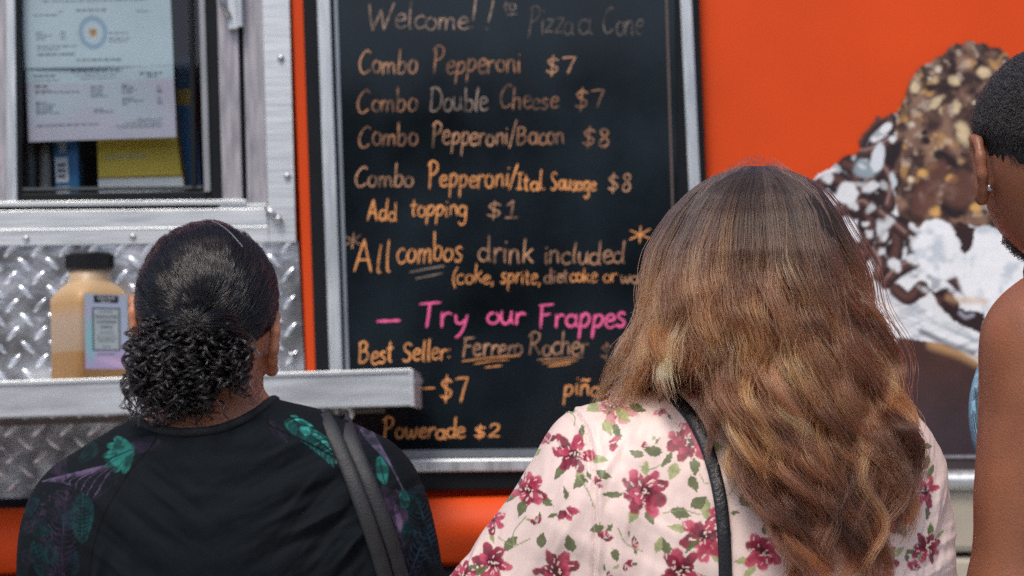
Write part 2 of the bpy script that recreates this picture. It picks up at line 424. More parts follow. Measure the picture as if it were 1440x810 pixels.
for x in (1165, 2100):
    for t, d in pr3: V.append(at(x, 661+30*t-.006*(x-1300), 0)+np.array([0,-d,0]))
n = len(pr3); b.add(V, [(i,i+1,n+i+1,n+i) for i in range(n-1)]); b.build('bumper_rail', m_alu, truck, smooth=True)
b = MB(); b.plate([(1165,641),(2100,637),(2100,641),(1165,645)], -.010, .0); b.build('trim_strip', m_alu_dull, truck)
b = MB(); b.plate([(1165,646),(2100,642),(2100,661),(1165,665)], -.007, .0); b.build('rail_seal', mat('brown_seal', (.045,.03,.032), .5), truck)
# wheels under the truck
for i, wx in enumerate((-1.9, 2.1)):
    wb = MB(); wb.lathe([(.2,-.1),(.36,-.1),(.38,-.05),(.38,.08),(.36,.11),(.2,.11)], (wx,.35,.26), 'y', 40)
    w = wb.build('wheel', m_black, truck, smooth=False)
    MB().lathe([(.05,.0),(.2,.02),(.21,.05)], (wx,.35-.06,.26), 'y', 30).build('rim', m_alu_dull, w)
# tread plates: a sheet with raised lozenges in alternate directions
def tread(x0, x1, y0, y1, slope, name, Y=-.008, seed=0):
    b = MB()
    b.plate([(x0, y0-slope*x0),(x1[0], y0-slope*x1[0]),(x1[1], y1-slope*x1[1]),(x0, y1-slope*x0)], Y, .0)
    px = 19.5
    nu, nv = 8, 3
    for j in range(int((y1-y0)/px)+2):
        for i in range(int((x1[1]-x0)/px)+2):
            cx = x0+i*px+5+.04*(j*px); cy = y0+j*px+6-slope*(x0+i*px)
            if cy < y0-slope*cx+5 or cy > y1-slope*cx-5: continue
            if cx > x1[0]+(x1[1]-x1[0])*(cy-y0)/(y1-y0)-6: continue
            if (i+j) % 2: continue
            a = math.radians(-43 if i % 2 else 47)
            c = at(cx, cy, Y); L, W, H = .0195, .0056, .0042
            V = []; 
            for v in range(nv):
                ph = v/nv*math.pi/2
                for u in range(nu):
                    th = 2*math.pi*u/nu
                    ex = L*math.copysign(abs(math.cos(th))**1.35, math.cos(th))*math.cos(ph); ez = W*math.sin(th)*math.cos(ph)
                    V.append((c[0]+ex*math.cos(a)-ez*math.sin(a), c[1]-H*math.sin(ph)+.0003, c[2]+ex*math.sin(a)+ez*math.cos(a)))
            V.append((c[0], c[1]-H, c[2])); n = len(V)-1
            F = [(v*nu+u, v*nu+(u+1)%nu, (v+1)*nu+(u+1)%nu, (v+1)*nu+u) for v in range(nv-1) for u in range(nu)]
            F += [((nv-1)*nu+u, (nv-1)*nu+(u+1)%nu, n) for u in range(nu)]
            b.add(V, F)
    o = b.build(name, m_tread, truck)
    me = o.data; fl = np.ones(len(me.polygons), bool); fl[:6] = False; me.polygons.foreach_set('use_smooth', fl)
    return o
tread(-420, (419, 430), 346, 560, .014, 'tread_plate')
tread(-420, (432, 440), 560, 706, .014, 'tread_plate')
b = MB(); b.plate([(-420,708),(445,694),(445,708),(-420,730)], -.012, .0); b.build('lower_trim', m_black, truck)

# serving window: aluminium surround, reveal, black frame, sliding sash, glass
win = MB()
win.plate([(360,-330),(398,-330),(416,340),(378,340)], -.014, .0)
win.plate([(-420,300),(375,293),(378,340),(-420,351)], -.016, .0)
win.plate([(-420,287),(346,280.5),(347,287),(-420,294)], -.020, .0)
win.plate([(308,287.8),(375,286.6),(375.5,293),(308,294)], -.0155, .0)
win.plate([(-420,328),(377,318),(377,320),(-420,330)], -.0175, -.0158)
surround = win.build('window_surround', m_alu_h, truck, bevel=.0012)
MB().plate([(-420,293.6),(309,287.6),(309,294.2),(-420,300.4)], -.004, .0).build('track_slot', mat('slot_green', (.02,.035,.035), .4), surround)
rv = MB()
rv.plate([(333,-330),(362,-330),(376,286),(348,288)], -.002, .05)
rv.plate([(296,-330),(325,-330),(341,284),(313,286)], -.006, .05)
rv.build('window_reveal', m_alu_dull, truck, bevel=.001)
MB().plate([(324,-330),(335,-330),(349.5,283),(340,284)], .01, .05).build('groove', m_black, surround)
lp = MB(); lp.plate([(6,-330),(17,-330),(24,286),(10,286)], -.008, .02); lp.build('window_post', m_alu, truck, bevel=.002)
lp = MB(); lp.plate([(-420,-330),(7,-330),(11,286),(-420,288)], .004, .02); lp.build('window_post', m_alu_dull, truck)
fr = MB()
fr.plate([(15,-330),(25,-330),(31,284),(21,284)], .0, .04)
fr.plate([(278,-330),(303,-330),(316,283),(295,283)], .0, .04)
fr.plate([(25,272),(312,268.5),(312,281.5),(25,285)], .001, .04)
wf = fr.build('window_frame', m_black, truck, bevel=.002)
sh = MB(); sh.plate([(270,-330),(278,-330),(296,269),(287,270)], -.006, .03)
sh.build('sash', mat('grey_sash', (.34,.35,.36), .45, .6), wf, bevel=.0015)
sb = MB(); sb.plate([(28,264),(284,261),(284,265),(28,268)], .004, .03); sb.build('sash', mat('dark_sash', (.10,.11,.115), .4, .5), wf)
MB().plate([(258,-330),(264,-330),(276,263),(270,263)], .002, .03).build('sash', m_black, wf)
gq = [at(x, y, .012) for x, y in ((22,-330),(272,-330),(290,274),(28,276))]
MB().add(gq, [(3,2,1,0)]).build('window_glass', glass_mat('window_glass', (.92,.96,.97), 1.0), truck)
# hinge and latch
hg = MB(); p = at(328, 0, -.02)
hg.plate([(318,-60),(331,-60),(334,40),(321,41)], -.022, -.006); hg.tube([at(335,-60,-.022), at(338,38,-.022)], .006)
hg.build('hinge', m_alu, truck, bevel=.001)
ct = MB(); ct.tube([at(309,-40,-.03), at(313,6,-.03), at(322,24,-.026)], .006); ct.build('hinge_arm', m_steel, truck, smooth=True)
la = MB(); la.tube([at(373,291,-.022), at(383,300,-.024), at(397,314,-.022)], [.004,.006,.004]); la.lathe([(.007,0),(.007,.006),(.003,.008)], at(392,309,-.022), 'y')
la.build('latch', m_steel, truck, smooth=True)
for x, y in ((395,82),(404,248),(37,336),(187,333),(410,500),(-130,338)):
    MB().lathe([(.0065,-.002),(.0065,.001),(.0055,.0035),(.003,.005),(.0005,.0055)], at(x,y,-.016), 'y', 16).build('bolt', m_steel, truck, smooth=True)
# the room behind the window
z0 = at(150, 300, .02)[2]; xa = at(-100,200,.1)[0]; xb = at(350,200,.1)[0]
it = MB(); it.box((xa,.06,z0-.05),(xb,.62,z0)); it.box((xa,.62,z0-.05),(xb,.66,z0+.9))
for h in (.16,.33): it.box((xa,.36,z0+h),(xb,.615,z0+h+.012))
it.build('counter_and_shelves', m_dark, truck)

# serving shelf
YS = -.33
sf = MB(); sf.plate([(-420,550),(578,519),(581,571),(-420,600)], YS, YS+.012)
A = at(-420,552,YS); B = at(584,522,YS)
for P0, P1 in ((A, B),):
    t = .010
    sf.add([(P0[0],YS+.0125,P0[2]-.012),(P1[0],YS+.0125,P1[2]-.012),(P1[0],.0,P1[2]-.004),(P0[0],.0,P0[2]-.004),
            (P0[0],YS+.0125,P0[2]-.022),(P1[0],YS+.0125,P1[2]-.022),(P1[0],.0,P1[2]-.014),(P0[0],.0,P0[2]-.014)],
           [(0,1,2,3),(7,6,5,4),(0,4,5,1),(1,5,6,2),(2,6,7,3),(3,7,4,0)])
shelf = sf.build('serving_shelf', m_grey, truck, bevel=.003)
ls = MB(); ls.plate([(-420,549),(579,518),(579,524),(-420,555)], YS-.003, YS-.0004); ls.plate([(575,522),(581,519),(583,571),(578,572)], YS-.0025, YS+.3)
ls.build('shelf_lip', m_alu_h, shelf, bevel=.001)
un = MB(); un.plate([(-420,602),(540,574.5),(540,580),(-420,615)], YS+.06, YS+.09); un.build('shelf_rib', mat('shelf_rib', (.20,.17,.15), .5, .4), shelf)
hk = MB(); c = at(484, 582, YS+.03)
hk.tube([c+np.array([math.cos(a)*.011*1.25, 0, math.sin(a)*.012]) for a in np.linspace(0, 2*math.pi, 18)], .0038, 8, caps=False)
hk.build('hook', mat('hook_metal', (.75,.74,.72), .4, .4), shelf, smooth=True)
br = MB()
for xx in (-40,):
    p0 = at(xx, 590, YS+.1); p1 = at(xx, 690, -.015); br.tube([p0, p1], .009)
br.build('shelf_bracket', m_alu_dull, shelf, smooth=True)

# ------------------------------------------------------------------ printed picture on the truck
def picture_colours(Q):
    Pn = Paint(Q, (0, 0, 0)); n1 = fbm(Q*.06, 4); n2 = fbm(Q*.16+9, 4); n3 = fbm(Q*.03+30, 3)
    cov = np.zeros(len(Q), bool)
    def cover(i): cov[i] = True
    W = lin(232,234,236)
    # lower dark drink
    i = Pn.poly([(1180,450),(1262,452),(1320,470),(1380,490),(1600,540),(1600,645),(1150,645),(1150,560)], lin(70,48,46)); cover(i)
    g = sstep(470, 640, Q[i,1]); Pn.C[i] = lin(74,46,38)*(1-g[:,None])+lin(60,48,54)*g[:,None]
    Pn.C[i] *= (.75+.5*n3[i])[:,None]
    Pn.stroke([(1312,483),(1350,495),(1390,513),(1500,550)], 8, lin(206,160,110), soft=.9, a=.75)
    # clear cup rim and wrap
    i = Pn.poly([(1120,300),(1185,325),(1215,372),(1260,402),(1330,432),(1390,462),(1600,560),(1600,590),(1385,506),(1330,484),(1262,474),(1255,520),(1150,600),(1100,600)], lin(196,200,204)); cover(i)
    st = fbm(np.c_[(Q[:,0]*.38+Q[:,1]*.92)*.16, (Q[:,0]*.92-Q[:,1]*.38)*.012], 4)
    Pn.C[i] = (lin(184,190,198)+(lin(240,242,244)-lin(184,190,198))*sstep(.3,.6,st)[i,None])
    Pn.blob((1226,452), 34, 46, .5, lin(240,236,234), soft=.5)
    for k in range(16):
        a = 1215+rng.uniform(0,120); c0 = rng.uniform(0,1)
        y0 = 398+(a-1215)*.46+c0*46
        Pn.stroke([(a,y0),(a+30,y0+13),(a+rng.uniform(50,90),y0+rng.uniform(24,40))], rng.uniform(1.2,3.4), lin(176,182,190) if k%3 else lin(244,246,248), a=.5, soft=.8)
    Pn.stroke([(1296,466),(1330,482),(1368,496)], 4, lin(70,74,84), a=.7, soft=.8)
    # whipped cream and chocolate curls
    i = Pn.poly([(1128,258),(1148,250),(1160,240),(1196,216),(1206,212),(1212,188),(1236,164),(1256,160),(1300,170),(1600,200),(1600,560),(1390,470),(1383,468),(1330,440),(1262,404),(1216,374),(1186,330),(1150,290)], W, jag=6, jscale=.12); cover(i)
    Pn.C[i] = lin(176,180,188)+(lin(240,242,244)-lin(176,180,188))*sstep(.3,.48,n1)[i,None]
    dk, md = lin(46,28,28), lin(92,60,54)
    for k in range(46):
        u, v = rng.uniform(0,1), rng.uniform(0,1)
        cx = 1172+u*175; cy = 232+u*150+(v-.5)*150-30*(1-u)
        if cx > 1300 and 310 < cy < 392: continue
        Pn.blob((cx,cy), rng.uniform(9,22), rng.uniform(7,15), rng.uniform(0,3), dk*(.7+.6*rng.uniform()), wob=.5, seed=k)
    curls = [[(1150,262),(1172,252),(1190,262),(1186,285)],[(1176,300),(1196,288),(1216,262),(1228,250)],[(1208,206),(1215,190),(1232,172),(1250,165),(1252,180)],
             [(1206,214),(1222,214),(1240,206),(1254,198)],[(1204,288),(1222,300),(1224,330),(1212,352)],[(1196,292),(1216,286),(1228,296)],
             [(1240,340),(1258,318),(1262,350),(1250,380)],[(1246,398),(1262,382),(1290,366)],[(1330,382),(1350,400),(1372,418)],[(1230,352),(1240,372),(1236,388)],
             [(1260,408),(1278,420),(1296,404)],[(1230,226),(1248,240),(1256,262),(1250,290)],[(1190,232),(1206,240),(1204,258)],[(1240,300),(1252,310),(1276,330)],
             [(1300,412),(1318,424),(1340,430)],[(1180,330),(1196,344),(1216,360)],[(1318,306),(1340,316),(1362,300)]]
    for k, cv in enumerate(curls):
        Pn.stroke(cv, 9.5, dk, soft=.2)
        Pn.stroke([(x-1.5,y-2) for x,y in cv], 6.5, lambda p, d, t: md*(1.1-.5*d[:,None])*(.8+.5*fbm(p*.25,3)[:,None]), soft=.3)
        if k % 2: Pn.stroke([(x-3,y-4) for x,y in cv], 1.6, lin(170,140,132), a=.7)
    for k in range(34):
        u = rng.uniform(0,1); cx = 1162+u*140; cy = 232+u*140+rng.uniform(-52,48)
        Pn.blob((cx,cy), rng.uniform(3,11), rng.uniform(3,8), rng.uniform(0,3), W*rng.uniform(.55,1), wob=.6, seed=60+k, soft=.35)
    Pn.blob((1216,238), 17, 13, .2, lin(150,164,172), wob=.25, soft=.3); Pn.blob((1212,234), 6, 3, .5, lin(214,222,226), soft=.6)
    Pn.blob((1190,272), 16, 15, .3, W, wob=.35, seed=5); Pn.blob((1246,180), 10, 6, -.7, W); Pn.blob((1256,196), 6, 5, 0, W)
    Pn.blob((1234,222), 9, 22, .15, lin(222,228,234), wob=.25); Pn.blob((1262,262), 8, 26, -.35, lin(205,214,220), wob=.3)
    # cream peaks
    def cream(q, u, v): return lin(206,214,222)+(lin(246,248,250)-lin(206,214,222))*sstep(.25,.5,fbm(q*.05,3))[:,None]
    Pn.blob((1322,352), 42, 36, .4, cream, wob=.42, seed=3, soft=.08); Pn.blob((1410,395), 62, 62, .3, cream, wob=.22, seed=8, soft=.08)
    Pn.blob((1392,330), 34, 20, .5, cream, wob=.3, seed=18, soft=.08); Pn.poly([(1290,424),(1310,410),(1316,424),(1342,452),(1330,452),(1296,434)], W, jag=3)
    Pn.poly([(1318,418),(1344,434),(1386,440),(1382,470),(1340,452)], dk, jag=4)
    Pn.stroke([(1350,440),(1358,446),(1368,443)], 3, lin(150,150,164), soft=.6)
    Pn.stroke([(1334,418),(1352,422),(1384,424)], 5, lin(212,168,120), soft=.9, a=.5)
    Pn.poly([(1346,308),(1372,320),(1366,350),(1356,358),(1344,330)], dk*1.3, jag=4)
    # nutty chocolate ball
    i = Pn.poly([(1262,300),(1258,230),(1262,160),(1272,134),(1278,112),(1296,92),(1316,80),(1340,62),(1362,58),(1384,60),(1404,66),(1420,80),(1450,92),(1600,120),(1600,330),(1400,322),(1350,312),(1310,304),(1290,322)], md, jag=5, jscale=.12); cover(i)
    f = fbm(Q*.045+3, 5)
    Pn.C[i] = lin(62,40,36)+(lin(146,112,92)-lin(62,40,36))*sstep(.3,.68,f)[i,None]
    gold = sstep(.56,.68,fbm(Q*.055+70, 4))*sstep(320,210,Q[:,1]); Pn.put(i, gold[i]*.75, lin(196,150,92)*(.7+.6*n2[i,None]))
    pale = sstep(.60,.70,fbm(Q*.08+150, 4)); Pn.put(i, pale[i]*.6, lin(196,180,164))
    blk = sstep(.62,.70,fbm(Q*.05+220, 4)); Pn.put(i, blk[i]*.85, lin(40,24,24))
    for k in range(24):
        cx, cy = rng.uniform(1270,1440), rng.uniform(72,310)
        if cx < 1262+max(0,(150-cy))*.7: continue
        Pn.blob((cx,cy), rng.uniform(3,8), rng.uniform(2,5), rng.uniform(0,3), [lin(190,142,82), lin(206,178,136), lin(160,112,68), lin(222,206,184)][k % 4], wob=.55, seed=k+5, soft=.5)
    for c, a, bb, r in (((1286,124),7,9,.3),((1354,188),9,17,-.25),((1316,145),13,5,-.7),((1383,102),10,8,.3),((1342,114),8,7,.2),((1345,150),6,10,0)):
        Pn.blob((c[0]+1.5,c[1]+2), a*1.2, bb*1.2, r, lin(70,46,40), wob=.3, soft=.3)
        Pn.blob(c, a, bb, r, lambda q, u, v: lin(224,200,160)*(.7+.45*fbm(q*.2,3)[:,None]), wob=.4, soft=.4)
    for cx, cy, w, h in ((1302,198,7,6),(1330,222,20,9),(1258,214,8,22),(1340,296,16,12),(1300,186,5,5)):
        Pn.blob((cx,cy), w, h, .5, lin(38,24,26), wob=.5, seed=int(cx), soft=.3)
    for cx, cy in ((1298,244),(1338,252),(1372,292),(1314,298)):
        Pn.blob((cx,cy), 8, 6, .3, lin(220,170,100), wob=.3, soft=.4)
    for cx, cy, w, h in ((1300,278,16,26),(1352,268,22,28),(1318,245,14,20)):
        Pn.blob((cx,cy), w, h, .2, lin(104,66,54), wob=.35, seed=int(cy), soft=.35, a=.85)
    return Pn.C*(.93+.14*n2[:,None]), cov
def sheet(x0, x1, y0, y1, step, Y):
    xs = np.arange(x0, x1+step, step); ys = np.arange(y0, y1+step, step)
    X, Yp = np.meshgrid(xs, ys); q = np.c_[X.ravel(), Yp.ravel()]
    d = _f[None]*FPX+CR[None]*(q[:,:1]-720)-CU[None]*(q[:,1:]-405)
    P = CAM+d*((Y-CAM[1])/d[:,1])[:,None]
    w, h = len(xs), len(ys); i = np.arange(w*h).reshape(h, w)
    F = np.c_[i[1:,:-1].ravel(), i[1:,1:].ravel(), i[:-1,1:].ravel(), i[:-1,:-1].ravel()]
    return q, P, F
q, P, F = sheet(1100, 1560, 40, 642, 1.35, -.003)
C, cov = picture_colours(q)
F = F[cov[F].all(1)]
used = np.unique(F); mp = np.full(len(P), -1); mp[used] = np.arange(len(used))
link_mesh('printed_picture', P[used], mp[F], mat('vinyl_print', (1,1,1), .4, vary=.03, attr=True, coat=.2), truck, cols=C[used])

# ------------------------------------------------------------------ menu board
BY = -.034
board = empty('menu_board', at(720, 690, -.03), 'tall black menu board with handwritten chalk prices in a silver frame', 'menu board')
bk = MB(); bk.plate([(414,-330),(970,-330),(1011,686),(449,693)], BY, -.003); bk.build('backing', m_black, board, bevel=.004)
pn = MB(); pn.plate([(470,-330),(944,-330),(958,646),(487,650)], BY-.003, BY+.01); pn.build('writing_panel', m_board, board)
fm = MB()
fm.plate([(434,-330),(453,-330),(487,662),(468,662)], BY-.011, BY-.0005)
fm.plate([(941,-330),(958,-330),(1004,660),(987,660)], BY-.011, BY-.0005)
fm.plate([(470,647),(1001,642),(1002,660),(470,665)], BY-.0115, BY-.0006)
fm.build('frame', m_alu, board, bevel=.0035)
il = MB()
il.plate([(459,-330),(464,-330),(495,640),(490,640)], BY-.006, BY-.0029); il.plate([(490,634),(958,629),(958,640),(490,646)], BY-.006, BY-.0029)
il.build('inner_frame', mat('grey_trim', (.30,.33,.36), .4, .7), board)
il = MB(); il.plate([(926,-330),(928.6,-330),(958,640),(955,640)], BY-.0055, BY-.0029); il.build('inner_frame', mat('brown_seam', (.13,.09,.075), .5), board)

def chalk_mat(name, c, fade):
    m = mat(name, c, .8, vary=.1, scale=200)
    nt = m.node_tree; p = nt.nodes['Principled BSDF']; src = p.inputs['Base Color'].links[0].from_socket
    tc = [n for n in nt.nodes if n.type == 'TEX_COORD'][0]
    nz = nt.nodes.new('ShaderNodeTexNoise'); nz.inputs['Scale'].default_value = 28; nz.inputs['Detail'].default_value = 6; nz.inputs['Roughness'].default_value = .75
    nt.links.new(tc.outputs['Object'], nz.inputs['Vector'])
    mr = nt.nodes.new('ShaderNodeMapRange'); mr.inputs[1].default_value = .36; mr.inputs[2].default_value = .60
    mr.inputs[3].default_value = max(0, 1-fade*1.9); mr.inputs[4].default_value = 1-fade*.25
    nt.links.new(nz.outputs['Fac'], mr.inputs[0])
    mx = nt.nodes.new('ShaderNodeMix'); mx.data_type = 'RGBA'; mx.inputs[6].default_value = (.015,.018,.02,1)
    nt.links.new(mr.outputs[0], mx.inputs[0]); nt.links.new(src, mx.inputs[7]); nt.links.new(mx.outputs[2], p.inputs['Base Color'])
    return m
CH = {'tan': chalk_mat('chalk_tan', lin(222,166,126), .46), 'dim': chalk_mat('chalk_faded', lin(132,122,112), .55), 'pale': chalk_mat('chalk_pale', lin(196,166,144), .48),
      'org': chalk_mat('chalk_orange', lin(255,172,102), .24), 'bro': chalk_mat('chalk_bronze', lin(190,136,98), .55), 'pink': chalk_mat('chalk_pink', lin(255,104,160), .12),
      'wht': chalk_mat('chalk_grey', lin(176,154,138), .48)}
_zi = [0]
def ribbon(mb, line, w):
    line = np.asarray(line, float)
    if len(line) == 2: line = catmull(line, 4)
    w = w*.57; _zi[0] += 1; Y = BY-.0034-.00002*(_zi[0] % 40)
    d = np.gradient(line, axis=0); d /= np.linalg.norm(d, axis=1)[:,None]+1e-9; nrm = np.c_[-d[:,1], d[:,0]]
    ww = w*(.62+.75*vnoise(np.c_[line*.12, np.full(len(line), _zi[0]*3.1)][:,:3]))
    ww[0] *= .6; ww[-1] *= .6
    st = np.vstack([line[:1]-d[:1]*w*.7, line, line[-1:]+d[-1:]*w*.7]); ww = np.r_[ww[0]*.35, ww, ww[-1]*.35]; nrm = np.vstack([nrm[:1], nrm, nrm[-1:]])
    L = st+nrm*ww[:,None]; R = st-nrm*ww[:,None]; n = len(st)
    V = [at(*p, Y) for p in L]+[at(*p, Y) for p in R]
    mb.add(V, [(i, i+1, n+i+1, n+i) for i in range(n-1)])
LINES = [
 [('Welcome!', 515,672,41,19,'pale',2.0,{'capk':1.05}),('!',676,694,42,19,'pale',1.9,{}),('to',707,727,15,9,'wht',1.4,{}),('-',712,728,24,5,'wht',1.1,{}),('Pizza',742,808,47,21,'dim',1.5,{}),('a',813,834,47,21,'dim',1.5,{}),('Cone',846,905,48,20,'dim',1.6,{})],
 [('Combo',503,587,104,18,'tan',2.0,{'rise':.03}),('Pepperoni',608,734,102,18,'bro',1.9,{}),('$7',765,809,104,14,'tan',2.1,{})],
 [('Combo',501,587,158,17,'bro',1.9,{'rise':.03}),('Double',603,687,156,17,'wht',1.8,{}),('Cheese',701,785,152,16,'bro',1.7,{}),('$7',806,852,152,15,'bro',1.8,{})],
 [('Combo',503,588,206,17,'bro',2.0,{'rise':.03}),('Pepperoni/',606,726,204,17,'tan',2.0,{}),('Bacon',726,794,204,15,'bro',1.9,{}),('$8',817,861,205,14,'bro',1.9,{})],
 [('Combo',497,582,263,16,'tan',2.0,{'rise':.02}),('Pepperoni/',602,726,263,17,'org',2.2,{}),('Ital.',726,768,267,14,'org',2.1,{}),('Sausage',774,838,267,13,'org',2.0,{}),('$8',854,890,269,13,'tan',2.0,{})],
 [('Add',516,558,310,15,'org',2.0,{}),('topping',576,658,304,14,'org',2.0,{}),('$1',683,728,307,14,'tan',2.0,{})],
 [('*',485,508,350,22,'tan',1.5,{}),('All',498,549,380,24,'org',2.2,{'rise':-.02}),('combos',558,650,370,20,'org',2.1,{'rise':.04}),('drink',672,750,369,20,'tan',2.1,{}),('included',763,880,370,17,'tan',2.0,{}),('*',882,914,340,22,'org',1.7,{})],
 [('(coke,',634,696,398,13,'org',1.7,{}),('sprite,',704,761,399,13,'org',1.7,{}),('diet',764,800,397,12,'tan',1.6,{}),('coke',800,840,397,12,'org',1.7,{}),('or',847,869,397,11,'org',1.6,{}),('water)',872,936,397,11,'tan',1.6,{})],
 [('-',530,566,456,9,'pink',3.0,{}),('Try',588,660,459,19,'pink',2.7,{}),('our',682,740,455,18,'pink',2.7,{}),('Frappes',758,880,460,18,'pink',2.8,{'rise':.01})],
 [('Best',504,553,512,16,'org',2.0,{'rise':.05}),('Seller:',565,634,508,15,'org',2.0,{'rise':.03}),('Ferrero',649,736,501,16,'tan',2.0,{}),('Rocher',742,828,500,17,'tan',1.9,{}),('$',843,864,503,12,'bro',1.8,{}),('3',868,886,502,15,'org',2.3,{})],
 [('-',591,613,549,6,'org',2.1,{}),('$7',616,658,563,20,'org',2.3,{})],
 [('piña',792,846,556,15,'org',2.3,{})],
 [('Powerade',539,655,616,15,'org',2.2,{'capk':1.1}),('$2',666,704,615,11,'org',2.0,{})],
]
EXTRA = {6: [([(576,383),(600,378),(625,374)],'wht',1.5),([(584,392),(604,388),(623,384)],'wht',1.5)],
         9: [([(650,508),(690,503),(731,500)],'org',1.3),([(667,512),(690,508),(715,506)],'org',1.2),([(682,517),(706,514)],'org',1.3),
             ([(756,506),(790,504),(820,502)],'tan',1.2),([(763,511),(790,509),(812,507)],'org',1.2),([(771,515),(790,513),(803,511)],'org',1.2)]}
sd_ = 0
for li, words in enumerate(LINES):
    groups = {}
    for (t, x0, x1, base, xh, c, w, kw) in words:
        sd_ += 1
        for s in word_strokes(t, x0, x1, base, xh, seed=sd_, **kw): ribbon(groups.setdefault(c, MB()), s, w)
    for (ln, c, w) in EXTRA.get(li, []): ribbon(groups.setdefault(c, MB()), catmull(ln, 5), w)
    names = list(groups)
    top = groups[names[0]].build('chalk_line', CH[names[0]], board)
    for c in names[1:]: groups[c].build('chalk_words', CH[c], top)

# ------------------------------------------------------------------ permits taped behind the glass
def permit(quad, kind, label, Y):
    (xa, ya), (xb, yb), (xc, yc), (xd, yd) = quad
    nx, ny = 230, 130
    U, Vv = np.meshgrid(np.linspace(0,1,nx), np.linspace(0,1,ny)); u = U.ravel(); v = Vv.ravel()
    px = (1-v)*((1-u)*xa+u*xb)+v*((1-u)*xd+u*xc); py = (1-v)*((1-u)*ya+u*yb)+v*((1-u)*yd+u*yc)
    q = np.c_[u*230, v*130]
    Pn = Paint(q, lin(196,214,222))
    r = np.random.default_rng(3 if kind else 4); ink = lin(66,74,84)
    def words(x, y, w, h=1.6, a=.95):
        h += .3
        x1 = x+w
        while x < x1:
            l = r.uniform(4, 11); idx = Pn.near([(x,y-h),(min(x+l,x1),y)], 0)
            g = .45+.55*(vnoise(Pn.P[idx]*np.array([1.3,.9])+5) > .38)
            Pn.put(idx, a*g, ink); x += l+1.8
    if kind == 0:
        for x, w in ((6,52),(84,60),(172,40)): words(x,38,w,2.6)
        words(34,43,160,2.0)
        for x,y,w,h in ((84,56,46,2.8),(18,61,40,1.8),(58,57,8,2),(176,58,18,1.8),(20,84,12,1.8),(20,88,24,1.8),(20,92,14,1.8),(58,84,9,2),(58,88,8,2),(58,92,9,2),
                        (20,102,62,1.8),(20,106,36,1.8),(20,113,58,2),(80,121,70,2),(132,86,30,1.6),(132,93,32,1.6),(132,97,28,1.6)): words(x,y,w,h)
        for rr, w, c in ((19,2.6,lin(130,160,186)),(15.5,.8,lin(150,176,196)),(22,.7,lin(150,176,196))):
            Pn.stroke([(108+rr*math.cos(t), 84+rr*math.sin(t)) for t in np.linspace(0,2*math.pi,30)], w, c, a=.8)
        Pn.blob((108,84), 6, 6, 0, lin(200,150,80), wob=.5); Pn.blob((109,83), 2.5, 2, 0, lin(130,70,40), wob=.4)
        ink = lin(66,74,84)
    else:
        idx = np.where(q[:,1] > 24+3*np.sin(q[:,0]*.02))[0]; Pn.put(idx, .8, lin(198,188,206))
        for k in range(5): Pn.blob((r.uniform(20,210), r.uniform(40,115)), 40, 22, 0, lin(190,206,216), soft=.8, a=.6)
        for x,y,w,h in ((70,8,80,4),(76,14,66,2.4),(84,20,56,2),(12,15,34,4),(12,22,40,2.4),(176,14,36,4.4),(188,19,16,3),(14,34,20,5),(14,40,26,1.8),(14,44,70,2.6),
                        (100,36,20,2.6),(100,42,18,3),(100,48,20,3),(100,53,26,3),(148,34,12,2.6),(148,38,18,2.6),(148,43,24,2.6),(148,48,16,2.6),(202,38,8,2.6),(202,44,8,2.6),(202,48,9,2.6),
                        (148,58,18,2.6),(148,63,32,2.6),(148,68,10,2.6),(202,58,8,2.6),(202,64,9,2.6),(202,68,9,2.6),(14,62,16,2.4),(14,66,30,2.4),(14,71,26,2.4),(14,76,26,2.4),(14,81,36,2.4),
                        (104,77,14,2.6),(104,81,30,2.6),(14,103,96,2.2),(136,106,72,1.8),(140,110,68,1.4),(152,102,56,1.6)): words(x,y,w,h)
        Pn.stroke([(170,98),(176,93),(178,99),(186,95),(196,97),(210,94)], .8, ink)
    pts = np.array([at(a_, b_, Y) for a_, b_ in zip(px, py)]); pts[:,1] += .0015*np.sin(u*5)*np.cos(v*4)
    i = np.arange(nx*ny).reshape(ny, nx); F = np.c_[i[1:,:-1].ravel(), i[1:,1:].ravel(), i[:-1,1:].ravel(), i[:-1,:-1].ravel()]
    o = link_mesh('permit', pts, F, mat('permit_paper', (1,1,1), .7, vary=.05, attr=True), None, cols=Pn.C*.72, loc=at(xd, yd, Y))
    so_ = o.modifiers.new('thickness', 'SOLIDIFY'); so_.thickness = .0004
    return tag(o, label, 'paper', 'papers taped in the serving window')
permit([(26,-42),(238,-46),(244,93),(36,97)], 0, 'pale blue permit with a round seal taped high in the serving window', .024)
permit([(36,97.5),(244,93.5),(248,193),(40,200)], 1, 'pinkish licence sheet with printed columns taped below the permit with a seal', .0255)

